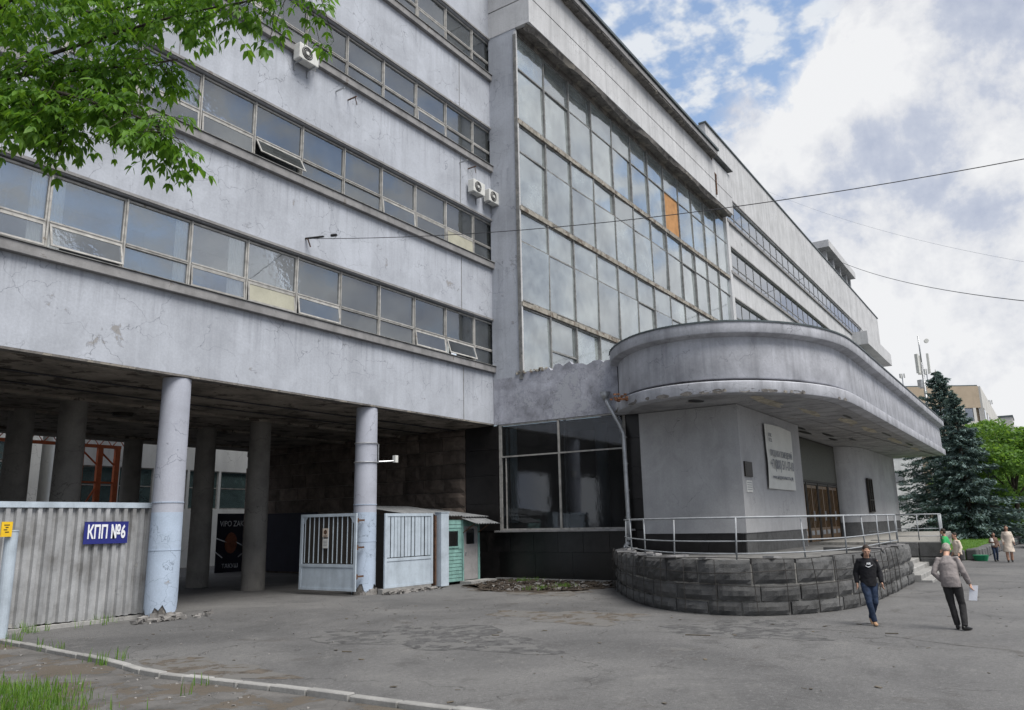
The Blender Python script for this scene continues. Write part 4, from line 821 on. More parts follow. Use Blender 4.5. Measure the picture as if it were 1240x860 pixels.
# ------------------------------------------------------------------ drainpipe at the canopy corner
t = thing('drainpipe', 'grey metal rain pipe with a funnel, running down the wall left of the canopy', 'drainpipe', (26.85, 13.1, 0))
A = [(26.85, 13.72, 7.0), (26.82, 13.62, 6.75), (26.9, 13.2, 5.9), (26.92, 13.07, 5.55), (26.93, 13.05, 2.3), (26.93, 13.1, 1.5)]
part('pipe', MB().tube(A, .085, 12), M['steel'], t, smooth=True)
part('funnel', MB().tube([(26.85, 13.75, 6.95), (26.85, 13.75, 7.25)], [.09, .22], 12), M['steel'], t, smooth=True)
part('elbow', MB().tube([(26.93, 13.1, 1.52), (26.9, 13.25, 1.25), (26.6, 13.5, 1.02)], [.095, .10, .11], 12), M['steel'], t, smooth=True)
for z in (5.4, 4.4, 3.4, 2.4, 1.6): part('pipe_collar', MB().tube([(26.93, 13.055, z), (26.93, 13.055, z+.05)], .1, 12), M['steel'], t)
# ------------------------------------------------------------------ banner, plaque, notice
t = thing('banner', 'white vinyl rental banner with grey lettering on the entrance wall', 'banner', (31.9, 8.6, 3.4))
b = MB(); nu, nv = 14, 10
for j in range(nv+1):
    for i in range(nu+1):
        u, w = i/nu, j/nv; b.v.append((30.0+3.85*u+.05*math.sin(w*3)*(1-w), 8.60-.02*math.sin(u*9+w*4)-.03*abs(math.sin((u-w)*5))*w, 3.42+2.47*w+.05*math.sin(u*PI)*w-.03))
b.f = [(j*(nu+1)+i, j*(nu+1)+i+1, (j+1)*(nu+1)+i+1, (j+1)*(nu+1)+i) for j in range(nv) for i in range(nu)]
part('sheet', b, M['banner'], t, smooth=True)
X_, Z_ = (1, 0, 0), (0, 0, 1)
text('lettering', 'ПРОДАЖА ПОМЕЩЕНИЙ', .34, M['greylettering'], t, (31.9, 8.535, 4.75), X_, Z_, fit=3.1)
text('lettering', '+7 (800) 511-17-18', .52, M['greylettering'], t, (31.95, 8.535, 4.33), X_, Z_, fit=3.2, bold=.006)
text('lettering', 'www.недвижимость.рф', .22, M['greylettering'], t, (31.9, 8.535, 3.85), X_, Z_, fit=2.9)
text('emblem', 'РОС\nТЕХ', .20, M['greylettering'], t, (30.5, 8.535, 5.35), X_, Z_)
t = thing('plaque', 'dark bronze plaque on the entrance wall, left of the banner', 'plaque', (27.8, 8.64, 3.75))
part('plate', MB().box(27.38, 28.2, 8.62, 8.68, 3.75, 4.28), M['bronze'], t)
b = MB()
for k in range(5): b.box(27.5, 28.08-.1*(k % 2), 8.612, 8.622, 4.16-k*.085, 4.18-k*.085)
part('raised_lines', b, M['doordark'], t, kind='stuff')
t = thing('notice', 'small white paper notice under the bronze plaque', 'notice', (27.8, 8.64, 3.2))
part('sheet', MB().box(27.5, 28.15, 8.655, 8.68, 3.2, 3.62), M['acwhite'], t); b = MB()
for k in range(4): b.box(27.56, 28.08, 8.648, 8.655, 3.53-k*.08, 3.55-k*.08)
part('printed_lines', b, M['greylettering'], t, kind='stuff')
# ------------------------------------------------------------------ air conditioners
def aircon(x, z, label):
    t = thing('air_conditioner', label, 'air conditioner', (x, YF-.05, z), group='air conditioners on the facade'); y1, y0 = YF-.12, YF-.45
    bevel(part('casing', MB().box(x, x+.85, y0, y1, z, z+.58), M['acwhite'], t), .025, 2)
    part('fan_grille', MB().tube([(x+.33, y0-.012, z+.29), (x+.33, y0-.002, z+.29)], .235, 24), M['blackplastic'], t)
    rg = MB()
    for q in (.08, .14, .2): 
        rg.tube([(x+.33+q*math.cos(a*PI/8), y0-.02, z+.29+q*math.sin(a*PI/8)) for a in range(17)], .006, 4, cap=False)
    part('grille_rings', rg, M['acwhite'], t); part('fan_hub', MB().tube([(x+.33, y0-.03, z+.29), (x+.33, y0-.002, z+.29)], .06, 12), M['acwhite'], t)
    for dx in (.12, .7): part('bracket', MB().box(x+dx, x+dx+.035, y0-.02, YF, z-.045, z-.005).box(x+dx, x+dx+.035, YF-.06, YF, z-.3, z-.045), M['steel'], t)
    part('hose', MB().tube([(x+.85, y1-.1, z+.12), (x+.98, y1-.02, z+.05), (x+.98, YF, z+.3)], .02, 6), M['acwhite'], t)
aircon(15.45, 17.92, 'white air conditioner hanging alone under the third row of windows')
aircon(25.25, 16.60, 'left one of the pair of air conditioners near the glazed bay')
aircon(26.42, 16.55, 'right one of the pair of air conditioners, closest to the glazed bay')
def bracket(x, z, label):
    t = thing('empty_bracket', label, 'bracket', (x, YF, z), group='empty brackets on the facade')
    part('left_arm', MB().box(x, x+.04, YF-.45, YF, z, z+.04), M['steel'], t); part('right_arm', MB().box(x+.6, x+.64, YF-.45, YF, z-.06, z-.02).tube([(x+.6, YF-.4, z-.05), (x+.75, YF-.35, z-.3)], .015, 5), M['rust'], t)
bracket(17.5, 17.75, 'empty rusty bracket on the facade, beside the lone air conditioner'); bracket(24.8, 17.85, 'empty rusty bracket above the pair of air conditioners')
# ------------------------------------------------------------------ overhead wires
t = thing('overhead_wire', 'thin dark cable from a hook on the facade across the glazed bay', 'cable', (16.4, YF, 11.7))
a = aty(370, 289, YF); e = atd(1300, 181, 17)
part('cable', MB().tube([a.lerp(e, k/24)+Vector((0, 0, -.55*4*(k/24)*(1-k/24))) for k in range(25)], .012, 5), M['wire'], t)
part('insulator', MB().tube([a, a.lerp(e, .035)], .035, 6).tube([a.lerp(e, .05), a.lerp(e, .06)], .05, 6), M['blackplastic'], t)
part('anchor_hook', MB().tube([a+Vector((0, .02, 0)), a+Vector((0, -.12, -.05)), a+Vector((.1, -.15, -.3))], .025, 5), M['rust'], t)
t = thing('overhead_wire', 'thin cable from the far roof down to the right edge of the sky', 'cable', (100, 18, 33)); a = aty(1015, 316, 18.5); e = atd(1320, 372, 40)
part('cable', MB().tube([a.lerp(e, k/20)+Vector((0, 0, -.9*4*(k/20)*(1-k/20))) for k in range(21)], .028, 5), M['wire'], t)
t = thing('overhead_wire', 'faint thin cable in the middle of the sky above the far roof', 'cable', (80, 18, 32)); a = aty(930, 232, 18.5); e = atd(1320, 330, 45)
part('cable', MB().tube([a.lerp(e, k/20)+Vector((0, 0, -.9*4*(k/20)*(1-k/20))) for k in range(21)], .009, 5), mat('grey_wire', (.3, .32, .36), bump=0), t)
# ------------------------------------------------------------------ corrugated fence with sign
t = thing('corrugated_fence', 'weathered corrugated sheet-metal fence left of the first column, carrying the blue sign', 'fence', (10, 20.45, 0))
def corr(x0, x1, z0, z1, y, pitch=.24, d=.085):
    b = MB(); n = int(round((x1-x0)/pitch)); pts = []
    for i in range(n):
        a = x0+i*pitch
        for u, w in ((0, 0), (.30, 0), (.42, 1), (.82, 1), (.94, 0)): pts.append((a+u*pitch, y-(d if w else 0)+random.uniform(-.004, .004)))
    pts = [p for p in pts if p[0] <= x1]; k = len(pts); jz = [random.uniform(-.01, .02) for _ in pts]; rows = 5; mb = MB()
    for j in range(rows):
        for i, (x, y_) in enumerate(pts):
            w = j/(rows-1); dent = .03*math.sin(x*7)*math.sin(w*PI)*(.5 if w > .6 else 1); mb.v.append((x+dent*.3, y_+dent*.5, z0+jz[i]*(1-w)+(z1-z0)*w))
    mb.f = [(j*k+i, j*k+i+1, (j+1)*k+i+1, (j+1)*k+i) for j in range(rows-1) for i in range(k-1)]; return mb
xx = 2.76
while xx < 12.1:
    e = xx+.96; o = part('metal_sheet', corr(xx, min(e+.12, 12.40), .10+random.uniform(-.01, .02), 2.88, 20.42+(.006 if round(xx/.96) % 2 else 0)), M['zinc'], t); o.modifiers.new('s', 'SOLIDIFY').thickness = .003; xx = e
part('top_rail', MB().box(3.2, 12.25, 20.32, 20.46, 2.88, 3.02), M['pale_metal'], t); part('back_rail', MB().box(3.2, 12.3, 20.47, 20.52, .6, .66).box(3.2, 12.3, 20.47, 20.52, 2.2, 2.26), M['rust'], t)
part('end_post', MB().box(12.37, 12.52, 20.35, 20.5, 0, 2.98), M['rust'], t)
for x in (3.4, 6.4, 9.4): part('post', MB().box(x, x+.08, 20.53, 20.61, 0, 2.9), M['rust'], t)
s = thing('gate_sign', 'blue enamel sign with white КПП №6 lettering on the corrugated fence', 'sign', (11, 20.3, 1.9))
pA, pB = aty(103, 634, 20.29), aty(154, 657, 20.29)
part('plate', MB().box(pA.x, pB.x, 20.295, 20.315, pB.z, pA.z+.03), M['bluesign'], s)
part('rim', MB().box(pA.x-.01, pB.x+.01, 20.29, 20.31, pB.z-.012, pB.z).box(pA.x-.01, pB.x+.01, 20.29, 20.31, pA.z+.03, pA.z+.042), M['bluesign'], s)
text('lettering', 'КПП №6', .46, M['lettering'], s, ((pA.x+pB.x)/2, 20.288, (pA.z+pB.z)/2+.015), X_, Z_, fit=(pB.x-pA.x)*.86, bold=.012)
t = thing('bollard_post', 'pale blue round post with a yellow plate in front of the corrugated fence', 'post', (8.55, 19.9, 0))
pc = atz(-1, 778); part('pole', MB().tube([(pc.x, pc.y, 0), (pc.x, pc.y, 2.32)], .13, 18), M['pale_metal'], t, smooth=False); part('cap', MB().tube([(pc.x, pc.y, 2.32), (pc.x, pc.y, 2.35)], .14, 18), M['pale_metal'], t)
yp = aty(8, 641, pc.y-.15); part('plate', MB().box(yp.x-.11, yp.x+.11, pc.y-.16, pc.y-.13, yp.z-.16, yp.z+.16), M['yellow'], t); b = MB()
for k in range(4): b.box(yp.x-.06+.03*(k % 2), yp.x+.05-.02*(k % 3), pc.y-.164, pc.y-.16, yp.z+.08-k*.05, yp.z+.1-k*.05)
part('printed_lines', b, M['doordark'], t, kind='stuff')
# ------------------------------------------------------------------ gate leaf (open), fixed panel, post
def gate(name, label, p0, p1, z0, z1, bars, corner=True, gap=.0, zb=None, mb_=M['pale_metal'], flat=False):
    p0, p1 = Vector((*p0, 0)), Vector((*p1, 0)); d = (p1-p0); L_ = d.length; d.normalize(); nn = Vector((-d.y, d.x, 0)); up = Vector((0, 0, 1))
    t = thing(name, label, 'gate', (p0.x, p0.y, 0)); zb = zb or z0+(z1-z0)*.35
    def pc(u, z, o=0): return p0+d*u+up*z+nn*o
    for u in (.05, L_-.05): part('stile', MB().obox(pc(u, (z0+z1)/2), d, nn, up, .05, .03, (z1-z0)/2), mb_, t)
    for z in (z1-.05, zb, z0+.04): part('crossbar', MB().obox(pc(L_/2, z), d, nn, up, L_/2-.1, .028, .05 if z > z0+.1 else .04), mb_, t)
    part('kick_plate', MB().obox(pc(L_/2, (z0+zb)/2), d, nn, up, L_/2-.1, .008, (zb-z0)/2-.05), mb_, t)
    for k in range(bars):
        u = .1+(L_-.2)*(k+.5)/bars; dx = random.uniform(-.02, .02)
        part('bar', MB().obox(pc(u+dx, (zb+z1)/2), d+up*random.uniform(-.0, .0), nn, up, .070 if flat else .012, .008 if flat else .012, (z1-zb)/2-.08), mb_, t)
    if corner:
        for u, sg in ((.1, 1), (L_-.1, -1)): part('corner_plate', MB().add([tuple(pc(u, z1-.1, o)) for o in (-.01, .01)]+[tuple(pc(u+sg*.22, z1-.1, o)) for o in (-.01, .01)]+[tuple(pc(u, z1-.38, o)) for o in (-.01, .01)], [(0, 2, 4), (1, 5, 3), (0, 1, 3, 2), (2, 3, 5, 4), (4, 5, 1, 0)]), mb_, t)
    return t, pc, d, nn
gt, pc_, gd, gn = gate('gate_leaf', 'pale blue barred gate leaf standing open, hinged to the second round column', (19.02, 22.05), (19.08, 19.35), .16, 2.72, 11, zb=.98)
part('mesh_backing', MB().obox(pc_(1.4, 1.82, .02), gd, gn, (0, 0, 1), 1.28, .002, .8), M['bronze'], gt)
for z in (.55, 1.5, 2.4): part('hinge', MB().tube([(19.14, 19.38, z), (19.14, 19.38, z+.16)], .045, 8).box(19.12, 19.5, 19.40, 19.44, z+.05, z+.11), M['rust'], gt)
ou = -1 if gn.x > 0 else 1
for zz, hh, ww, mm, lab, nm in ((2.08, .15, .14, M['cream'], 'square yellowish warning notice on the bars of the open gate leaf', 'notice'), (1.72, .16, .13, M['acwhite'], 'white paper notice under the warning notice on the open gate leaf', 'notice')):
    q = thing(nm, lab, 'notice', pc_(1.35, zz)); part('sheet', MB().obox(pc_(1.25, zz, -.025*abs(1)*(1 if gn.x > 0 else -1)), gd, gn, (0, 0, 1), ww, .004, hh), mm, q)
    o = -.032*(1 if gn.x > 0 else -1)
    if zz > 2: part('emblem', MB().tube([pc_(1.25, zz+.02, o), pc_(1.25, zz+.02, o*1.1)], .08, 14).obox(pc_(1.25, zz-.11, o), gd, gn, (0, 0, 1), .09, .002, .015), M['rust'], q)
    else:
        for k in range(4): part('printed_line', MB().obox(pc_(1.25, zz+.08-k*.05, o), gd, gn, (0, 0, 1), .09, .001, .008), M['greylettering'], q)
gate('fixed_gate', 'fixed pale blue gate section with flat chipped slats, right of the second column', (20.12, 19.05), (22.62, 19.0), .18, 2.70, 13, corner=False, zb=1.12, flat=True)
part('footing', MB().box(19.95, 22.5, 18.95, 19.15, 0, .17), M['concrete'], D.objects['fixed_gate'])
t = thing('gate_post', 'square pale blue gate post left of the teal guard booth', 'post', (23.0, 18.95, 0)); part('pole', MB().box(22.95, 23.4, 18.85, 19.15, .05, 2.72), M['pale_metal'], t); part('post_cap', MB().box(22.93, 23.42, 18.83, 19.17, 2.72, 2.75), M['pale_metal'], t)
part('edge_angle', MB().box(22.72, 22.80, 18.95, 19.1, .1, 2.62), M['rust'], t)
# floodlight bracket on the second column
t = thing('security_lamp', 'small white lamp on a steel bracket strapped to the second column', 'lamp', (19.9, 19.4, 4.5))
part('arm', MB().tube([(20.24, 19.5, 4.52), (20.7, 19.2, 4.55)], .03, 6), M['steel'], t); part('lamp_head', MB().box(20.67, 20.81, 19.1, 19.24, 4.5, 4.75), M['acwhite'], t)
st = MB()
for z in (4.48, 5.15): st.tube([(19.86+.42*math.cos(a*PI/9), 19.76+.42*math.sin(a*PI/9), z) for a in range(19)], .018, 4, cap=False)
part('strap', st.tube([(20.26, 19.55, 4.48), (20.26, 19.55, 5.15)], .02, 5), M['steel'], t)
# ------------------------------------------------------------------ guard booth
t = thing('guard_booth', 'small teal wooden guard booth with a grey door and sheet roof beside the granite wall', 'booth', (25, 20, 0))
bx0, bx1, by0, by1, bz = 23.75, 26.05, 19.3, 21.2, 2.45
part('body', MB().box(bx0+.03, bx1-.03, by0+.04, by1, .1, bz), M['teal'], t)
k = 0; z = .12
while z < bz-.1:
    if not (1.35 < z < 2.05): part('board', MB().add([(bx0, by0+.02, z), (bx0+1.05, by0+.02, z), (bx0+1.05, by0+.035, z+.125), (bx0, by0+.035, z+.125), (bx0, by0+.05, z), (bx0+1.05, by0+.05, z)], [(0, 1, 2, 3), (0, 4, 5, 1)]), M['teal'], t)
    part('board', MB().add([(bx0+.02, by0+.05, z), (bx0+.02, by1, z), (bx0+.035, by1, z+.125), (bx0+.035, by0+.05, z+.125), (bx0+.05, by1, z), (bx0+.05, by0+.05, z)], [(3, 2, 1, 0), (1, 4, 5, 0)]), M['teal'], t)
    z += .135
w_ = part('window', MB().box(bx0+.1, bx0+.16, by0, by0+.04, 1.38, 2.08).box(bx0+.8, bx0+.86, by0, by0+.04, 1.38, 2.08).box(bx0+.16, bx0+.8, by0, by0+.04, 1.38, 1.44).box(bx0+.16, bx0+.8, by0, by0+.04, 2.02, 2.08), M['teal'], t); part('pane', MB().box(bx0+.16, bx0+.8, by0+.02, by0+.035, 1.44, 2.02), M['glassdark'], w_)
dr = part('door', MB().box(bx0+1.15, bx0+2.05, by0-.01, by0+.035, .14, 1.5).box(bx0+1.15, bx0+1.3, by0-.01, by0+.035, 1.5, 2.2).box(bx0+1.85, bx0+2.05, by0-.01, by0+.035, 1.5, 2.2).box(bx0+1.3, bx0+1.85, by0-.01, by0+.035, 2.1, 2.2), M['grey_door'], t)
part('pane', MB().box(bx0+1.3, bx0+1.85, by0+.005, by0+.02, 1.5, 2.1), M['glassdark'], dr); part('handle', MB().box(bx0+1.22, bx0+1.28, by0-.05, by0-.012, 1.1, 1.2), M['steel'], dr)
for x in (bx0+1.06, bx0+2.08): part('door_post', MB().box(x, x+.08, by0-.015, by0+.05, .1, bz), M['teal'], t)
def sheet(x0, x1, y0, y1, z0, z1, z2=None):
    b = MB(); n = int((x1-x0)/.045)
    for j, (y, z) in enumerate(((y0, z0), (y1, z1))):
        for i in range(n+1): b.v.append((x0+(x1-x0)*i/n, y, z+.018*math.sin(i*1.6)+(0 if z2 is None else z2*i/n)))
    b.f = [(i, i+1, n+2+i, n+1+i) for i in range(n)]; return b
for x0, x1, y0, y1, z0, z1 in ((bx0-1.9, bx0-.3, 19.8, 22.2, 2.72, 3.05), (bx0-.35, bx0+1.1, 19.25, 22.2, 2.62, 3.05), (bx0+1.0, bx0+2.7, 19.2, 22.2, 2.58, 2.95)):
    o = part('roof_sheet', sheet(x0, x1, y0, y1, z0, z1), M['roofsheet'], t); o.modifiers.new('s', 'SOLIDIFY').thickness = .02
o = part('awning', sheet(bx0+1.0, bx0+2.6, 18.55, 19.3, 2.30, 2.52), M['roofsheet'], t); o.modifiers.new('s', 'SOLIDIFY').thickness = .02
for x in (bx0+1.1, bx0+2.1): part('awning_strut', MB().tube([(x, 19.28, 1.95), (x, 18.7, 2.30)], .022, 5), M['rust'], t)
part('step', MB().box(bx0+.9, bx1+.3, 18.75, 19.3, 0, .11), M['concrete'], t)
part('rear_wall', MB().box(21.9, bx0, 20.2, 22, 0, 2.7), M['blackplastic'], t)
# ------------------------------------------------------------------ courtyard seen through the passage
def facade_y(name, label, x0, x1, y, depth, h, m, rows, w, gapx, wm=M['glassfar'], cat='building'):
    """plain building whose front looks to -y; rows = [(z0, z1)], windows are recessed pieces"""
    t = thing(name, label, cat, ((x0+x1)/2, y, 0)); zs = [0]+[z for r in rows for z in r]+[h]
    for a, b in zip(zs[::2], zs[1::2]): part('wall', MB().box(x0, x1, y, y+.3, a, b), m, t)
    part('rear_wall', MB().box(x0, x1, y+1.2, y+depth, 0, h), m, t); part('roof', MB().box(x0-.1, x1+.1, y-.1, y+depth, h, h+.2), M['metalroof'], t)
    for z0, z1 in rows:
        x = x0; fmz = MB().box(0, .07, 0, .08, 0, z1-z0).box(w-.07, w, 0, .08, 0, z1-z0).box(.07, w-.07, 0, .08, 0, .07).box(.07, w-.07, 0, .08, z1-z0-.07, z1-z0).box(.07, w-.07, .01, .07, (z1-z0)*.55-.03, (z1-z0)*.55+.03).mesh('window', M['frame'])
        pm = MB().box(.07, w-.07, .03, .045, .07, z1-z0-.07).mesh('pane', wm)
        while x < x1-.01:
            e = min(x+gapx, x1); part('wall', MB().box(x, e, y, y+.3, z0, z1), m, t) if gapx > .01 else None; x = e
            if x+w <= x1+.01: wo = inst('window', fmz, t, (x, y+.1, z0)); inst('pane', pm, wo, (x, y+.1, z0))
            x += w
    return t
facade_y('workshop_building', 'low white workshop with wide greenish windows seen through the passage', 22, 44.5, 44, 10, 9.5, M['white'], [(3.5, 5.9)], 2.1, .15, wm=M['glassteal'])
t2 = facade_y('office_building', 'white courtyard building with small windows behind the orange frame', 2, 21.4, 47, 10, 10.5, M['white'], [(4.6, 7.4)], 2.0, 2.6, wm=M['glassteal'])
part('pipe', MB().tube([(2, 46.85, 3.3), (21, 46.85, 3.1)], .09, 7), M['wire'], t2)
for z in (4.6, 5.9):
    q = thing('air_conditioner', 'lower of two white units on the courtyard building' if z < 5 else 'upper of two white units on the courtyard building', 'air conditioner', (13.6, 46.8, z), group='courtyard air conditioners'); pp = aty(89, 600, 46.7)
    part('casing', MB().box(pp.x-.5, pp.x+.5, 46.5, 46.9, z, z+.7), M['acwhite'], q); part('fan_grille', MB().tube([(pp.x-.1, 46.46, z+.35), (pp.x-.1, 46.5, z+.35)], .27, 14), M['blackplastic'], q)
t = thing('steel_frame', 'orange painted lattice steel frame standing in the courtyard beyond the passage', 'steel frame', (14, 42, 0))
ztop = aty(100, 541, 41).z
for px in (97, 120, 141):
    p = aty(px, 560, 41); part('post', MB().box(p.x-.13, p.x+.13, 40.9, 41.1, 0, ztop), M['orange'], t)
    part('brace', MB().tube([(p.x-.1, 41, ztop-.9), (p.x-1.0, 41, ztop-.1)], .05, 5), M['orange'], t)
pa, pb_ = aty(20, 541, 41), aty(146, 541, 41)
part('beam', MB().box(pa.x-3, pb_.x, 40.9, 41.1, ztop, ztop+.16), M['orange'], t); part('beam', MB().box(pa.x-3, pb_.x, 40.9, 41.1, ztop+.5, ztop+.62), M['orange'], t)
lt = MB(); x = pa.x-3
while x < pb_.x: lt.tube([(x, 41, ztop+.1), (x+.35, 41, ztop+.55), (x+.7, 41, ztop+.1)], .03, 4); x += .7
part('lattice', lt, M['orange'], t); zz = aty(100, 585, 41).z
part('beam', MB().box(aty(85, 585, 41).x, pb_.x, 40.95, 41.05, zz, zz+.1), M['orange'], t); part('brace', MB().tube([(aty(100, 604, 41).x, 41, zz-1.3), (aty(118, 585, 41).x, 41, zz)], .05, 5), M['orange'], t)
t = thing('poster', 'black advertising poster with white strokes and an orange face, between the inner columns', 'poster', (22, 37, 0))
pa, pb_ = aty(264, 622, 36.6), aty(330, 692, 36.6); part('sheet', MB().box(pa.x, pb_.x, 36.6, 36.63, pb_.z-.1, pa.z), M['poster'], t)
zc = (pa.z+pb_.z)/2; xq = aty(281, 650, 36.5); part('face', MB().tube([(xq.x, 36.55, zc+.05), (xq.x, 36.60, zc+.05)], [(.38, .55)]*2, 16), mat('orange_brown_print', (.22, .08, .045), var=.3, scale=4, bump=0), t)
b = MB()
for s in (-1, 1): b.tube([(xq.x+s*.3, 36.57, zc+.1), (xq.x+s*.9, 36.57, zc-.2+.5*(s < 0))], .03, 4); b.tube([(xq.x+s*.5, 36.57, zc-.7), (xq.x+s*1.0, 36.57, zc-.35)], .03, 4)
part('strokes', b, M['lettering'], t); text('lettering', 'VIPO ZAK', .42, M['lettering'], t, (xq.x, 36.56, zc+1.05), X_, Z_, fit=1.5); text('lettering', 'ТАКУШ', .3, M['lettering'], t, (xq.x, 36.56, zc-1.15), X_, Z_, fit=1.0)
t = thing('yard_fence', 'low steel picket fence in the courtyard behind the first column', 'fence', (20, 38, 0))
for k in range(18): part('picket', MB().box(16.6+k*.28, 16.63+k*.28, 39.0, 39.03, .1, 1.7), M['steel'], t)
part('rail', MB().box(16.4, 21.6, 38.97, 39.06, 1.68, 1.74).box(16.4, 21.6, 38.97, 39.06, .3, .36), M['steel'], t)
sp = []
for _ in range(160):
    cx, cy = random.uniform(16, 21.5), random.uniform(39.2, 42)
    for _ in range(9): sp.append((cx+random.gauss(0, .1), cy, 0, random.uniform(.4, 1.5)))
blades('tall_weeds', sp, M['grass'])
# ------------------------------------------------------------------ trees
def np_obj(name, V, F, m, parent, kind=None):
    me = D.meshes.new(name); me.vertices.add(len(V)); me.vertices.foreach_set('co', np.asarray(V, 'f').ravel())
    nf = len(F); k = F.shape[1]; me.loops.add(nf*k); me.loops.foreach_set('vertex_index', F.astype('i').ravel()); me.polygons.add(nf); me.polygons.foreach_set('loop_start', np.arange(nf, dtype='i')*k)
    me.update(); me.validate(); me.materials.append(m); o = link(name, me, parent)
    if kind: o['kind'] = kind
    return o
def leafcloud(P, size, asp=.55, nrm=None):
    """one small folded quad per point"""
    n = len(P); a = rng.normal(size=(n, 3)); a[:, 2] *= .6; a[:, 2] -= .35; a /= np.linalg.norm(a, axis=1)[:, None]
    b = rng.normal(size=(n, 3)); b = np.cross(a, b); b /= np.linalg.norm(b, axis=1)[:, None]; s = size*rng.uniform(.6, 1.3, (n, 1))
    V = np.stack([P-a*s*.5, P+b*s*asp*.5, P+a*s*.5, P-b*s*asp*.5+np.cross(a, b)*s*.15], 1).reshape(-1, 3); return V, np.arange(4*n).reshape(-1, 4)
def decid(x, y, h, r, label, m=M['leaf_far'], n=9000, trunk=.22, size=.34, zlow=.28, seed=0):
    t = thing('deciduous_tree', label, 'tree', (x, y, 0), group='deciduous trees beyond the spruces'); R = np.random.default_rng(seed)
    tb = MB(); tb.tube([(0, 0, 0), (.05, .05, h*.3), (-.1, .1, h*.6), (0, 0, h*.85)], [trunk, trunk*.8, trunk*.5, .04], 8); lim = []
    cl = []
    for k in range(26):
        a = R.uniform(0, 6.28); zz = R.uniform(zlow, .95)*h; w = math.sin(min(1, (zz/h-zlow+.08)/(1-zlow))*PI*.85+.25); rr = r*w*R.uniform(.45, 1.0); c = (rr*math.cos(a), rr*math.sin(a), zz); cl.append((*c, r*R.uniform(.24, .42)))
        if k < 14: tb.tube([(0, 0, zz*.55), (c[0]*.5, c[1]*.5, zz*.8), c], [trunk*.35, trunk*.2, .02], 5)
    part_ = link('trunk', tb.mesh('trunk', M['bark'], True), t)
    P = []
    for cx, cy, cz, cr in cl:
        k = n//26; d = R.normal(size=(k, 3)); d /= np.linalg.norm(d, axis=1)[:, None]; q = d*cr*(R.uniform(.25, 1, (k, 1))**.5)*np.array([1.15, 1.15, .75]); P.append(q+np.array([cx, cy, cz]))
    V, F = leafcloud(np.concatenate(P), size); np_obj('crown', V, F, m, t); return t
def spruce(x, y, h, r, label, seed=0, z0=.6, lean=0):
    t = thing('spruce_tree', label, 'tree', (x, y, 0), group='blue spruces beside the entrance'); R = np.random.default_rng(seed)
    link('trunk', MB().tube([(0, 0, 0), (lean*.5, 0, h*.5), (lean, 0, h)], [.24, .14, .02], 8).mesh('trunk', M['bark'], True), t)
    P = []; A = []; lim = MB(); z = z0
    while z < h*.985:
        w = 1-(z-z0)/(h-z0); nb = int(7+5*w); L0 = r*(w**.95)*1.02+.14
        for k in range(nb):
            a = R.uniform(0, 6.28); L_ = L0*R.uniform(.5, 1.12); droop = -.30*L_*R.uniform(.5, 1.3) if w > .25 else .15*L_
            n = int(30+125*L_/r*1.3); s = R.uniform(.12, 1, n)**.7; side = R.normal(0, 1, n)*.17*L_*(1.05-s)+R.normal(0, .05, n); zz = z+R.normal(0, .16)+droop*s**1.4+.18*L_*(s > .8)*(s-.8)*2+R.normal(0, .05, n)-np.abs(side)*.25-R.uniform(0, .22, n)*w
            P.append(np.stack([lean*z/h+math.cos(a)*s*L_-math.sin(a)*side, math.sin(a)*s*L_+math.cos(a)*side, zz], 1)); A.append(np.stack([np.full(n, math.cos(a)), np.full(n, math.sin(a)), np.full(n, -.25)], 1))
            if k % 3 == 0: lim.tube([(lean*z/h, 0, z), (math.cos(a)*L_*.8, math.sin(a)*L_*.8, z+droop*.8)], [.035, .01], 4)
        z += .20+.16*w
    P = np.concatenate(P); A = np.concatenate(A); n = len(P); A = A+R.normal(0, .45, A.shape); A /= np.linalg.norm(A, axis=1)[:, None]; b = np.cross(A, R.normal(0, 1, A.shape)+np.array([0, 0, 2.])); b /= np.linalg.norm(b, axis=1)[:, None]; s = R.uniform(.16, .34, (n, 1))
    V = np.stack([P-A*s*.5, P+b*s*.22, P+A*s*.6, P-b*s*.22], 1).reshape(-1, 3); np_obj('crown', V, np.arange(4*n).reshape(-1, 4), M['needle'], t); link('limbs', lim.mesh('limbs', M['bark']), t); return t
p = atd(1159, 640, 64); spruce(p.x, p.y, 14.6, 7.0, 'tall blue-green spruce right of the canopy, the taller of the pair', 3, .9)
p = atd(1177, 640, 60); spruce(p.x, p.y, 12.0, 4.2, 'blue-green spruce with a broad skirt, the shorter of the pair, on the lawn', 5, .8)
for i, (px, d, h, r, lab, sd_) in enumerate([(1203, 72, 10.8, 4.0, 'bright green leafy tree immediately right of the spruces', 1), (1237, 62, 10.0, 4.2, 'bright yellow-green tree at the right edge of the view', 2), (1222, 88, 12.0, 4.4, 'leafy tree farther back between the two nearer green trees', 4), (1190, 80, 8.0, 3.2, 'darker leafy tree half hidden behind the short spruce', 6)]):
    p = atd(px, 640, d); decid(p.x, p.y, h, r, lab, seed=sd_, n=15000, zlow=.12)
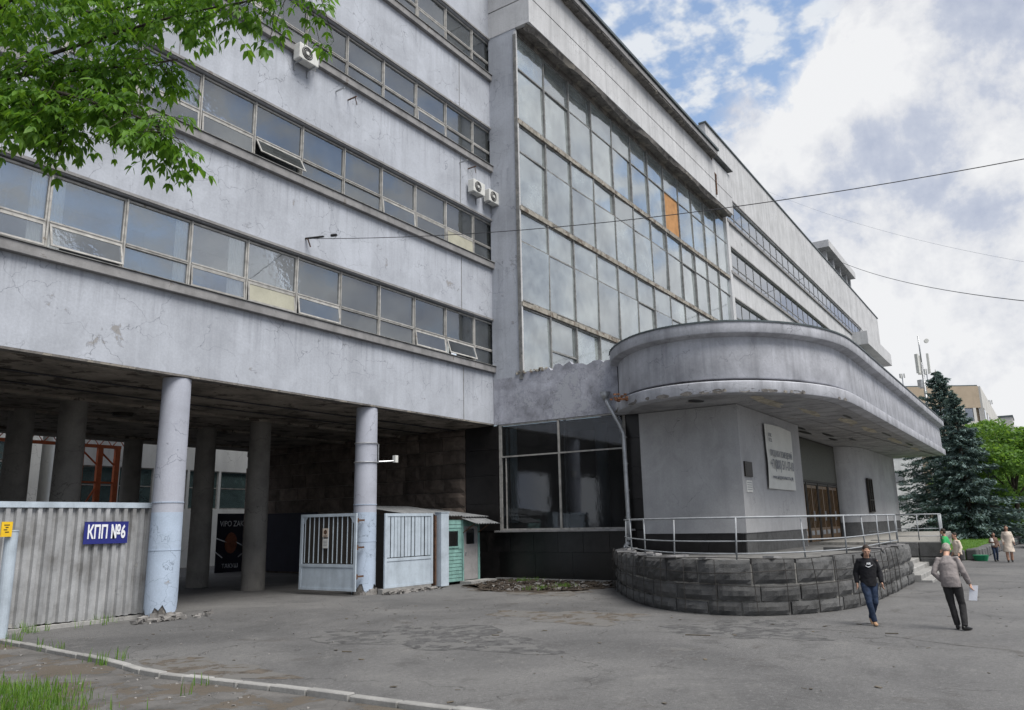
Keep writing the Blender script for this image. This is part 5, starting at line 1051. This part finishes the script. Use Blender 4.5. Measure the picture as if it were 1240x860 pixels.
# lawn with its low stone edging
lw = [(46.4, 3.55), (60, 2.9), (80, 2.2), (95, 2), (95, 16), (60.3, 16), (60.3, 5.6), (46.4, 4.7)]
struct('lawn', MB().prism(lw, 0, .42), mat('lawn_soil', (.06, .13, .02), var=.35, scale=2, bump=.5)); R = random.Random(3); sp = []
for _ in range(14000):
    x = 46.6+R.random()**1.6*34; y = R.uniform(3.0-(x-50)*.04+.4, 9); sp.append((x, y, .41, R.uniform(.06, .16)))
blades('lawn_grass', sp, M['grass'])
t = thing('lawn_edging', 'low rough stone wall around the lawn under the spruces', 'low wall', (50, 3.2, 0)); x = 46.3
for k in range(26):
    y = 3.45-.047*(x-46.4); e = x+random.uniform(.8, 1.4); bevel(part('stone_block', MB().box(x+.02, e-.02, y-.25, y+.25, 0, .5+random.uniform(-.03, .05)), M['plinth'], t), .05); x = e
for k in range(2): bevel(part('stone_block', MB().box(46.1, 46.55, 3.75+k*.7, 4.4+k*.7, 0, .5), M['plinth'], t), .05)
solo('green_planter', MB().tube([(46, 3.05, 0), (46, 3.05, .28)], [.28, .36], 12), M['greenplastic'], 'small green plastic tub at the corner of the lawn edging', 'tub')
# ------------------------------------------------------------------ distant buildings
t = thing('tan_building', 'tan and white panelled building with roof antennas rising behind the spruces', 'building', (150, 12, 0))
A_, B_ = atd(1080, 467, 130), atd(1185, 474, 130); zt = 23.0; d = Vector((B_.x-A_.x, B_.y-A_.y, 0)); L_ = d.length; d.normalize(); nn = Vector((d.y, -d.x, 0)); nn = nn if nn.dot(Vector((-1, 0, 0))) > 0 else -nn; up = Vector((0, 0, 1)); c0 = Vector((A_.x, A_.y, 0))
def fb_(u0, u1, z0, z1, m, name='wall', o=0, th=.3): return part(name, MB().obox(c0+d*(u0+u1)/2+nn*(o-th/2)+up*(z0+z1)/2, d, nn, up, (u1-u0)/2, th/2, (z1-z0)/2), m, t)
part('rear_mass', MB().obox(c0+d*L_/2-nn*6+up*11, d, nn, up, L_/2, 5.4, 11), M['tan'], t)
for z0, z1, m in ((19.7, 23.4, M['tan']), (14.8, 16.8, M['tan']), (11, 12.8, M['offwhite']), (7, 8.8, M['tan']), (0, 4.6, M['offwhite'])): fb_(0, L_, z0, z1, m)
for z0, z1, m in ((16.8, 19.7, M['offwhite']), (12.8, 14.8, M['offwhite']), (8.8, 11, M['offwhite']), (4.6, 7, M['offwhite'])):
    fb_(0, L_, z0, z0+.6, m); k = 0; u = .3
    while u+1.5 < L_: wq = fb_(u, u+1.4, z0+.62, z1-.05, M['mullion'], 'window', -.1, .1); part('pane', MB().obox(c0+d*(u+.7)+nn*-.08+up*(z0+.6+z1)/2, d, nn, up, .6, .03, (z1-z0)/2-.42), M['glassfar'], wq); fb_(u+1.42, u+1.9, z0+.6, z1, m); u += 1.92
E_ = atd(1212, 512, 190); s0_ = Vector((B_.x, B_.y, 0)); d2 = Vector((E_.x-B_.x, E_.y-B_.y, 0)); L2 = d2.length; d2.normalize(); n2 = Vector((d2.y, -d2.x, 0))
part('side_wall', MB().obox(s0_+d2*L2/2-n2*.3*0+up*11.6, d2, n2, up, L2/2, .3, 11.75), M['offwhite'], t)
part('roof', MB().obox(c0+d*L_/2-nn*6+up*23.5, d, nn, up, L_/2, 5.8, .12), M['metalroof'], t)
for k in range(9):
    u = 2+k*L2/9.5
    for z in (18.5, 14.5): q = s0_+d2*u+n2*.32+up*z; wq = part('window', MB().obox(q, d2, n2, up, 1.5, .05, 1.2), M['mullion'], t); part('pane', MB().obox(q+n2*.06, d2, n2, up, 1.3, .02, 1.0), M['glassfar'], wq)
t = thing('distant_block', 'pale round-cornered block at the far right end of the tan building', 'building', (255, 8, 0)); q = atd(1210, 500, 230); part('body', MB().obox((q.x, q.y, 14), (1, 0, 0), (0, 1, 0), up, 6, 3.2, 15.6), M['offwhite'], t); part('roof', MB().obox((q.x, q.y, 29.8), (1, 0, 0), (0, 1, 0), up, 6.2, 3.4, .25), M['metalroof'], t)
t = thing('white_building', 'white low building with small windows seen under the right end of the canopy', 'building', (112, 16, 0)); q = atd(1096, 600, 100)
part('wall', MB().box(q.x, q.x+6, q.y-3.4, q.y+6, 0, 13.5), M['white'], t)
for z in (3.2, 6.4, 9.6):
    for yy in (-2.4, -.2, 2.0): wq = part('window', MB().box(q.x-.05, q.x, q.y+yy, q.y+yy+1.2, z, z+1.5), M['mullion'], t); part('pane', MB().box(q.x-.08, q.x-.05, q.y+yy+.1, q.y+yy+1.1, z+.1, z+1.4), M['glassfar'], wq)
part('tan_band', MB().box(q.x-.02, q.x, q.y-3.4, q.y-2.5, 0, 13), M['tan'], t)
def antenna(px, py0, py1, dd, label, n=3, w=.35):
    a, b = atd(px, py0, dd), atd(px, py1, dd); t = thing('antenna', label, 'antenna', a, group='roof antennas'); part('mast', MB().tube([(a.x, a.y, a.z), (a.x, a.y, b.z)], w*.25, 6), M['steel'], t)
    for k in range(n):
        an = k*2*PI/n+.4; zc_ = b.z-(b.z-a.z)*.18; part('panel', MB().obox((a.x+math.cos(an)*w, a.y+math.sin(an)*w, zc_), (math.cos(an), math.sin(an), 0), (-math.sin(an), math.cos(an), 0), up, w*.3, w*.45, (b.z-a.z)*.16), M['acwhite'], t)
    return t
m_ = thing('antenna_mast', 'tall cellular mast with white panels rising between the canopy and the spruce', 'mast', (0, 0, 0)); a, b = atd(1128, 640, 96), atd(1113, 418, 96); a.z = 0; m_.location = (b.x, b.y, 0)
part('pole', MB().tube([(b.x, b.y, 0), (b.x, b.y, b.z-2.2)], [.3, .13], 10).tube([(b.x, b.y, b.z-2.2), (b.x, b.y, b.z+1.2)], .09, 6), M['steel'], m_, smooth=True)
for k in range(3): an = k*2.09+.5; part('panel', MB().obox((b.x+.75*math.cos(an), b.y+.75*math.sin(an), b.z-2.4), (math.cos(an), math.sin(an), 0), (-math.sin(an), math.cos(an), 0), up, .13, .2, 1.2), M['acwhite'], m_)
for k in range(3): an = k*2.09+.5; part('equipment_box', MB().obox((b.x+.7*math.cos(an), b.y+.7*math.sin(an), b.z-4.9), (math.cos(an), math.sin(an), 0), (-math.sin(an), math.cos(an), 0), up, .2, .25, .45), M['steel'], m_)
part('antenna_drum', MB().tube([(b.x+.1, b.y-.8, b.z+.4), (b.x-.2, b.y-.9, b.z+.4)], .26, 12), M['acwhite'], m_)
antenna(1094, 468, 452, 131, 'small white antenna at the left end of the tan roof'); antenna(1124, 466, 446, 131, 'antenna pair on the tan roof just left of the spruce tip'); antenna(1179, 476, 466, 131, 'antenna on the tan roof corner right of the spruces'); antenna(1201, 500, 484, 180, 'farthest antenna, at the right end of the tan building')
# ------------------------------------------------------------------ overhanging branch of the foreground tree
TR = thing('maple_tree', 'near maple whose leafy boughs hang into the top left corner', 'tree', (-.6, 7.6, 0))
tb = MB(); tb.tube([(-.6, 7.6, 0), (-.5, 7.55, 1.5), (-.45, 7.4, 3.2), (-.3, 7.2, 5.2), (0, 7, 7.2)], [.26, .21, .18, .15, .10], 12)
part('trunk', tb, M['bark'], TR, smooth=True)
# boughs as pixel-guided space curves (px, py, distance from the camera)
boughs = [[(-260, 300, 7.2), (-120, 160, 6.9), (0, 90, 6.7), (110, 50, 6.4), (220, 18, 6.2), (320, -2, 6.1), (385, -12, 6.0)],
          [(-200, 240, 7.0), (-60, 60, 6.6), (80, -40, 6.4), (200, -80, 6.2), (330, -95, 6.0)],
          [(-180, 260, 7.1), (-60, 160, 6.6), (40, 112, 6.2), (130, 130, 6.0), (185, 150, 5.9), (208, 166, 5.85)],
          [(-120, 150, 6.9), (10, 95, 6.7), (90, 85, 6.5), (160, 80, 6.4), (215, 72, 6.3)],
          [(-150, 230, 7.3), (-60, 150, 6.9), (10, 120, 6.6), (60, 138, 6.4), (80, 160, 6.3)],
          [(-100, 40, 7.2), (40, 20, 7.0), (150, 10, 6.9), (260, -20, 6.8)]]
bm = MB(); twigs = []
for bi, bo in enumerate(boughs):
    P_ = spline([tuple(atd(*q)) for q in bo], 10); bm.tube(P_, [max(.007, .034*(1-i/len(P_))**1.3) for i in range(len(P_))], 6)
    for i, p in enumerate(P_):
        if i < len(P_)*.22: continue
        if bi in (0, 1) and i > len(P_)*.6 and i % 2: continue
        for _ in range(1 if i % 3 else 2):
            dr_ = Vector((random.gauss(0, 1), random.gauss(0, 1), random.gauss(-.15, .6))).normalized(); tw = [p, p+dr_*.14+Vector((0, 0, -.02)), p+dr_*random.uniform(.2, .38)+Vector((0, 0, -.09))]
            twigs.append(tw)
extra = MB()
for tw in twigs: extra.tube(tw, [.004, .003, .002], 4)
part('bough', bm, M['bark'], TR, smooth=True); part('twigs', extra, M['bark'], TR, kind='stuff')
def leaflet(b, o, d, n, L_, w):
    """pointed, slightly folded, drooping leaflet"""
    sd_ = d.cross(n).normalized(); dz = Vector((0, 0, -1)); c = [o, o+d*L_*.35+n*.0, o+d*L_*.7+dz*L_*.06, o+d*L_+dz*L_*.16]; up_ = n*w*.22
    k = len(b.v); b.v += [tuple(v_) for v_ in (c[0], c[1]+sd_*w*.5+up_, c[1]-sd_*w*.5+up_, c[1], c[2]+sd_*w*.36+up_*.8, c[2]-sd_*w*.36+up_*.8, c[2], c[3])]
    b.f += [(k, k+3, k+1), (k, k+2, k+3), (k+3, k+6, k+4, k+1), (k+3, k+2, k+5, k+6), (k+6, k+7, k+4), (k+6, k+5, k+7)]
def compound(b, o, d, sc=1.):
    d = d.normalized(); hor = d.cross(Vector((0, 0, 1))); hor = hor.normalized() if hor.length > .1 else Vector((1, 0, 0)); n = (hor.cross(d)).normalized(); n = (n+Vector((random.gauss(0, .35), random.gauss(0, .35), random.gauss(0, .2)))).normalized()
    ln = .10*sc; b.tube([o, o+d*ln*.6+Vector((0, 0, -.005)), o+d*ln+Vector((0, 0, -.02))], .0016, 3, cap=False); L_ = .084*sc*random.uniform(.65, 1.2); w = L_*random.uniform(.34, .5)
    e = o+d*ln+Vector((0, 0, -.02)); dn = Vector((0, 0, -.75))
    leaflet(b, e, (d+dn).normalized(), n, L_*1.1, w*1.1)
    for s in (-1, 1):
        leaflet(b, e, (d*.45+hor*s*.9+dn).normalized(), n, L_*.9, w*.95)
        if random.random() < .8: leaflet(b, o+d*ln*.5, (d*.4+hor*s+dn).normalized(), n, L_*.75, w*.8)
spots_ = []
for tw in twigs:
    for q in (.25, .6, 1.):
        p = tw[0].lerp(tw[2], q)
        for _ in range(2): spots_.append((p, Vector((random.gauss(0, 1), random.gauss(0, 1), random.gauss(-.25, .45)))+(tw[2]-tw[0]).normalized()*.6))
# dense fill of the crown at the upper left
for _ in range(1100):
    px = random.uniform(-120, 250); lim_ = 96-.0008*max(0, px-60)**2; py = random.uniform(-90, 1)+abs(random.gauss(0, .5))*lim_
    if py > lim_+8: continue
    spots_.append((atd(px, py, random.uniform(5.9, 7.6)), Vector((random.gauss(0, 1), random.gauss(0, 1), random.gauss(-.3, .4)))))
for _ in range(90):
    px = random.uniform(225, 400); py = random.uniform(-60, 1)+random.random()**1.6*(46-.15*(px-225)); spots_.append((atd(px, py, random.uniform(5.9, 6.4)), Vector((random.gauss(0, 1), random.gauss(0, 1), random.gauss(-.3, .4)))))
for _ in range(300):
    px = random.uniform(-60, 170); py = 122+.10*px+random.gauss(0, 20)-(.0008*px*px if px > 0 else 0)+(14 if 60 < px < 110 else 0); spots_.append((atd(px, py, random.uniform(5.9, 6.5)), Vector((random.gauss(0, 1), random.gauss(0, 1), random.gauss(-.3, .4)))))
def visible(p):
    v_ = p-CAM; k = v_.dot(_f); x_ = 620+FOC*v_.dot(_r)/k; y_ = 430-FOC*v_.dot(_u)/k; return 0 < x_ < 1240 and 0 < y_ < 860
spots_.sort(key=lambda s_: (not visible(s_[0]), (s_[0]-CAM).length)); rest = MB()
for i, (p, dd) in enumerate(spots_):
    if i < 290:
        b = MB(); compound(b, Vector((0, 0, 0)), dd); o = inst('leaf', b.mesh('leaf', M['leaf'], True), TR, p)
    else: compound(rest, p, dd)
part('foliage', rest, M['leaf'], TR, smooth=True, kind='stuff')
# ------------------------------------------------------------------ people
def person(loc, rz, label, J, top, legs, shoes, hair, h=1.75, vox=.011, hairlen=0, extra=None, cloth_off=.018, coat=False, stocky=1.):
    """J: joint positions in metres, x to the person's right, y forward, z up"""
    t = thing('person', label, 'person', loc, rz=rz); v_ = lambda k: Vector(J[k]); s = stocky
    b = MB(); pel, ch, nk, hd = v_('pelvis'), v_('chest'), v_('neck'), v_('head'); fw_ = Vector(J.get('face', (0, 1, 0))).normalized(); hu = (hd-nk).normalized(); sdv = fw_.cross(hu).normalized(); fw_ = hu.cross(sdv).normalized()
    def head(b):
        import itertools
        def sph(c, r): 
            k = len(b.v); b.ball((0, 0, 0), r, 14, 10)
            for i in range(k, len(b.v)):
                q = Vector(b.v[i]); b.v[i] = tuple(c+sdv*q.x+fw_*q.y+hu*q.z)
        sph(hd+hu*.02-fw_*.01, (.076, .098, .105)); sph(hd-hu*.05+fw_*.035, (.056, .062, .07)); sph(hd-hu*.005+fw_*.102, (.013, .022, .02)); sph(hd+hu*.012+fw_*.09, (.009, .014, .03))
        for q in (-1, 1): sph(hd+sdv*.079*q-fw_*.005, (.010, .02, .032)); sph(hd+sdv*.03*q+hu*.037+fw_*.08, (.025, .012, .008)); sph(hd+sdv*.04*q-hu*.02+fw_*.06, (.022, .025, .02))
        sph(hd-hu*.045+fw_*.09, (.024, .012, .008))
    head(b); b.tube([nk-hu*.06, nk+hu*.02, hd-hu*.06], [(.062, .062), (.056, .058), (.055, .056)], 12)
    b.tube([pel-Vector((0, 0, .06)), pel+Vector((0, 0, .06)), pel.lerp(ch, .5), ch, ch.lerp(nk, .6)], [(.145*s, .10*s), (.15*s, .10*s), (.13*s, .095*s), (.155*s, .105*s), (.10, .075)], 16)
    def limb(b, pts, rs, n=10): b.tube(pts, rs, n)
    def hand(b, wr, el, curl, side):
        d = (wr-el).normalized(); pn = Vector(J.get('palm', (1, 0, 0)))*side; pn = (pn-d*pn.dot(d)).normalized(); ac = d.cross(pn).normalized()
        b.tube([wr-d*.01, wr+d*.045, wr+d*.085], [(.020, .028) if False else .026, (.040, .018), (.042, .016)][0:3], 10) if False else b.obox(wr+d*.045, d, ac, pn, .046, .039, .014)
        for k, (o, L_) in enumerate(((-.029, .068), (-.010, .077), (.009, .072), (.027, .056))):
            a = wr+d*.085+ac*o; m1 = a+(d+pn*-curl*.4).normalized()*L_*.5; m2 = m1+(d+pn*-curl*1.1).normalized()*L_*.5; b.tube([a-d*.02, a, m1, m2], [.0088, .0088, .0082, .0065], 6)
        a = wr+d*.025+ac*-.036; b.tube([a, a+(d*.7-ac*.7).normalized()*.03, a+(d*.95-ac*.35-pn*.3).normalized()*.062], [.011, .0105, .008], 6)
    for q, sd_ in (('r', 1), ('l', -1)):
        sh, el, wr, hp, kn, an = (v_(k+q) for k in ('sh_', 'el_', 'wr_', 'hip_', 'kn_', 'an_'))
        limb(b, [sh-Vector((0, 0, -.0)), sh.lerp(el, .5), el, el.lerp(wr, .3), wr], [.052, .047, .038, .037, .025]); hand(b, wr, el, J.get('curl', .8), sd_)
        limb(b, [hp, hp.lerp(kn, .5), kn, kn.lerp(an, .35), an], [.082, .07, .052, .05, .036])
    remesh_obj('body', b, M['skin'], t, max(.007, vox*.75), 2)
    # jacket / hoodie
    c = MB(); e = cloth_off
    c.tube([pel-Vector((0, 0, .10 if not coat else .45)), pel-Vector((0, 0, .02)), pel+Vector((0, 0, .07)), pel.lerp(ch, .5), ch, ch.lerp(nk, .45), ch.lerp(nk, .85)], [((.165+e)*s, (.115+e)*s) if not coat else (.25, .22), ((.165+e)*s, (.12+e)*s), ((.155+e)*s, (.115+e)*s), ((.16+e)*s, (.115+e)*s), ((.17+e)*s, (.12+e)*s), (.135+e, .095+e), (.075+e*.6, .07+e*.6)], 20)
    for q in 'rl':
        sh, el, wr = (v_(k+q) for k in ('sh_', 'el_', 'wr_')); c.tube([ch.lerp(nk, .45), sh, sh.lerp(el, .5), el, el.lerp(wr, .5), el.lerp(wr, .93), el.lerp(wr, .97)], [.050+e*.5, .050+e*.8, .048+e*.9, .045+e, .041+e, .036+e*.9, .028+e*.5], 12)
    J.get('hood') and c.tube([nk-fw_*.07-sdv*.09+Vector((0, 0, -.02)), nk-fw_*.10+Vector((0, 0, .02)), nk-fw_*.07+sdv*.09+Vector((0, 0, -.02))], [.045, .06, .045], 8)
    o = remesh_obj('jacket', c, top, t, vox, 3); folds(o, .010)
    g_ = MB(); g_.tube([pel-Vector((0, 0, .10)), pel, pel+Vector((0, 0, .07))], [(.155*s, .115*s), (.16*s, .12*s), (.15*s, .11*s)], 16)
    for q in 'rl':
        hp, kn, an = (v_(k+q) for k in ('hip_', 'kn_', 'an_')); g_.tube([hp+Vector((0, 0, .02)), hp.lerp(kn, .4), kn, kn.lerp(an, .4), an+Vector((0, 0, .0))], [.098, .088, .069, .066, .060], 12)
    o = remesh_obj('trousers', g_, legs, t, vox, 2); folds(o, .008)
    for q in 'rl':
        an = v_('an_'+q); td = Vector(J.get('toe_'+q, (0, 1, 0))).normalized(); s_ = MB(); s_.tube([an-td*.07+Vector((0, 0, -.03)), an+Vector((0, 0, -.035)), an+td*.09+Vector((0, 0, -.05)), an+td*.17+Vector((0, 0, -.058))], [(.036, .042), (.042, .05), (.046, .034), (.034, .022)], 12)
        s_.tube([an+Vector((0, 0, .03)), an+Vector((0, 0, -.04))], [.042, .04], 10); remesh_obj('shoe', s_, shoes, t, .009, 2)
    hb = MB()
    def sph2(cc, r):
        k = len(hb.v); hb.ball((0, 0, 0), r, 14, 10)
        for i in range(k, len(hb.v)): q = Vector(hb.v[i]); hb.v[i] = tuple(cc+sdv*q.x+fw_*q.y+hu*q.z)
    sph2(hd+hu*.048-fw_*.022, (.083, .096, .088)); sph2(hd+hu*.0-fw_*.045, (.078, .068, .085))
    if hairlen: sph2(hd-hu*.12-fw_*.05, (.10, .06, .16))
    remesh_obj('hair', hb, hair, t, .01, 2)
    for q in (-1, 1): ey = MB(); ey.ball(tuple(hd+sdv*.031*q+hu*.018+fw_*.087), .0105, 8, 6); oo = link('eye', ey.mesh('eye', M['hairdark'], True), t)
    mo = MB(); mo.tube([hd-hu*.047+fw_*.100-sdv*.022, hd-hu*.047+fw_*.104, hd-hu*.047+fw_*.100+sdv*.022], .004, 5); link('mouth', mo.mesh('mouth', mat('lip', (.26, .09, .07), bump=0), True), t)
    return t
folder_tex = D.textures.new('cloth_folds', 'CLOUDS'); folder_tex.noise_scale = .11
def folds(o, s):
    m = o.modifiers.new('folds', 'DISPLACE'); m.texture = folder_tex; m.strength = s*2.4; m.mid_level = .5
def heading(px): return 0
# young man walking towards the camera, head bowed
p = atz(1058, 757); to_cam = math.atan2(-p.y, -p.x); rz = to_cam-PI/2+.22
J = dict(pelvis=(0, 0, .93), chest=(0, .02, 1.28), neck=(0, .03, 1.47), head=(0, .085, 1.60), face=(.12, 1, -.5), hood=1, palm=(-1, 0, 0), curl=.9,
 sh_r=(.175, .01, 1.385), el_r=(.24, -.06, 1.13), wr_r=(.25, .0, .89), sh_l=(-.175, .01, 1.385), el_l=(-.25, -.02, 1.13), wr_l=(-.25, .08, .90),
 hip_r=(.09, 0, .88), kn_r=(.07, .14, .50), an_r=(.0, .12, .09), hip_l=(-.09, 0, .88), kn_l=(-.07, .06, .48), an_l=(-.02, -.24, .14), toe_l=(0, .85, -.5), toe_r=(0, 1, 0))
pr1 = person(p, rz, 'young dark-haired man in a black hoodie and jeans walking past the stone terrace', J, M['blackcloth'], M['jeans'], M['leather'], M['hairdark'], stocky=.98)
pr1.scale = (.97,)*3
b = MB(); 
def swoosh(b, ox, oz, k):
    P_ = [(-1, .45), (-.35, .05), (0, 0), (1.2, .75), (0, .25), (-.35, .22), (-.7, .5)]; n_ = len(b.v); b.v += [(ox-x*k, .172, oz+z*k) for x, z in P_]+[(ox-x*k, .150, oz+z*k) for x, z in P_]; m = len(P_); b.f += [tuple(range(n_, n_+m))]+[(n_+i, n_+(i+1) % m, n_+m+(i+1) % m, n_+m+i) for i in range(m)]
swoosh(b, .0, 1.245, .075); link('chest_print', b.mesh('chest_print', M['lettering']), pr1)
for s_, o_ in (('AIR', 1.325),):
    tx = text('chest_print', s_, .062, M['lettering'], pr1, (0, 0, 0), (-1, 0, 0), (0, 0, 1), depth=.012, bold=.002); tx.matrix_local = Matrix(((-1, 0, 0, 0), (0, 0, 1, .163), (0, 1, 0, o_), (0, 0, 0, 1)))
# older man walking away, leaning left, sheet of paper in his right hand
p = atz(1163, 763); away = math.atan2(p.y, p.x); rz = away-PI/2-.25
J = dict(pelvis=(-.05, -.03, .94), chest=(-.09, .08, 1.28), neck=(-.12, .17, 1.46), head=(-.13, .27, 1.575), face=(-.1, 1, -.5), palm=(-1, 0, 0), curl=1.0,
 sh_r=(.09, .10, 1.40), el_r=(.19, .04, 1.13), wr_r=(.25, .14, .90), sh_l=(-.27, .08, 1.37), el_l=(-.35, -.04, 1.10), wr_l=(-.20, .06, .93),
 hip_r=(.04, 0, .89), kn_r=(.08, .06, .50), an_r=(.11, -.06, .09), hip_l=(-.14, 0, .89), kn_l=(-.11, .04, .50), an_l=(-.05, .05, .09), toe_r=(.5, 1, 0), toe_l=(-.15, 1, 0))
pr2 = person(p, rz, 'older grey-haired man in a taupe jacket and dark trousers walking away', J, M['taupe'], M['trousers'], M['blackshoe'], M['hairgrey'], stocky=1.04, cloth_off=.014); pr2.scale = (1.0,)*3
q = thing('paper', 'sheet of white paper held in the right hand of the older man', 'paper', (0, 0, 0)); hw = Matrix.Rotation(rz, 3, 'Z') @ Vector((.30, .17, .78)); ax = Matrix.Rotation(rz, 3, 'Z') @ Vector((1, .15, 0)); ax.normalize(); q.location = p+hw
upv = (Vector((0, 0, 1))+ax*.18).normalized(); part('sheet', MB().obox(p+hw-upv*.06, ax, ax.cross(upv), upv, .075, .002, .15), M['paper'], q)
STD = dict(pelvis=(0, 0, .93), chest=(0, .02, 1.28), neck=(0, .03, 1.47), head=(0, .06, 1.61), palm=(-1, 0, 0), curl=.8, sh_r=(.16, .01, 1.38), el_r=(.21, -.03, 1.13), wr_r=(.21, .08, .92), sh_l=(-.16, .01, 1.38), el_l=(-.21, -.03, 1.13), wr_l=(-.24, .08, .92), hip_r=(.09, 0, .88), kn_r=(.09, .08, .49), an_r=(.09, .06, .09), hip_l=(-.09, 0, .88), kn_l=(-.09, .03, .49), an_l=(-.09, -.12, .10))
p = atd(1143, 640, 31); p.z = 0; person(p, -.3, 'dark-haired person in a green top beyond the older man, by the second railing', dict(STD), M['green'], M['jeans'], M['blackshoe'], M['hairdark'], vox=.018)
p = atd(1156, 640, 29.5); p.z = 0; o = person(p, .6, 'person in a cream top half hidden behind the older man', dict(STD), M['cream'], M['trousers'], M['blackshoe'], M['hairdark'], vox=.018); o.scale = (.93,)*3
p = atz(1207, 680); o = person(p, 1.9, 'short person in a brown and white top and jeans near the low stone edging', dict(STD, el_r=(.26, .02, 1.14), wr_r=(.12, .24, 1.15)), M['brownbag'], M['jeans'], M['blackshoe'], M['hairdark'], vox=.022, hairlen=1); o.scale = (.80,)*3
cj = MB(); cj.tube([(.10, .10, .95), (.13, .12, 1.15), (.14, .08, 1.38)], [(.09, .06), (.11, .07), (.08, .06)], 10); remesh_obj('white_cardigan', cj, M['acwhite'], o, .02, 2)
p = atz(1224, 681); o = person(p, 1.7, 'dark-haired woman in a long pale coat at the right, beside the short person', dict(STD), M['cream'], M['skin'], M['blackshoe'], M['hairdark'], vox=.022, hairlen=1, coat=True)
# ------------------------------------------------------------------ parked car at the right edge
p = atd(1262, 650, 52); t = thing('parked_car', 'white parked car cut off by the right edge of the picture', 'car', (p.x, p.y, 0))
sec = [(-2.1, .45), (-2.15, .75), (-2.0, .95), (-1.2, 1.02), (-.6, 1.42), (.6, 1.46), (1.4, 1.05), (2.0, .95), (2.12, .7), (2.05, .35), (1.6, .3), (-1.6, .3)]
b = MB(); K = len(sec)
for w, sc in ((-.86, .96), (-.8, 1), (.8, 1), (.86, .96)): b.v += [(x*sc, (w if z < 1.1 else w*.82), z) for x, z in sec]
b.f = [tuple(range(K))[::-1], tuple(range(3*K, 4*K))]+[(j*K+i, j*K+(i+1) % K, (j+1)*K+(i+1) % K, (j+1)*K+i) for j in range(3) for i in range(K)]
bevel(link('body', b.mesh('body', M['carpaint']), t), .05, 2)
for sgn in (-1, 1): link('side_window', MB().add([(x, sgn*(.80 if z < 1.1 else .71), z) for x, z in ((-1.0, 1.06), (1.2, 1.06), (.6, 1.38), (-.55, 1.36))], [(0, 1, 2, 3)]).mesh('side_window', M['glassfar']), t)
link('windscreen', MB().add([(-1.21, -.66, 1.06), (-1.21, .66, 1.06), (-.63, .62, 1.39), (-.63, -.62, 1.39)], [(0, 1, 2, 3)]).mesh('windscreen', M['glassfar']), t)
for x in (-1.35, 1.35):
    for y in (-.82, .82):
        w_ = link('wheel', MB().tube([(x, y-.1, .32), (x, y+.1, .32)], .32, 16).mesh('wheel', M['rubber']), t); link('rim', MB().tube([(x, y-.11, .32), (x, y+.11, .32)], .2, 12).mesh('rim', M['steel']), w_)
for y in (-.6, .6): link('headlight', MB().box(-2.17, -2.05, y-.16, y+.16, .68, .82).mesh('headlight', M['acwhite']), t)
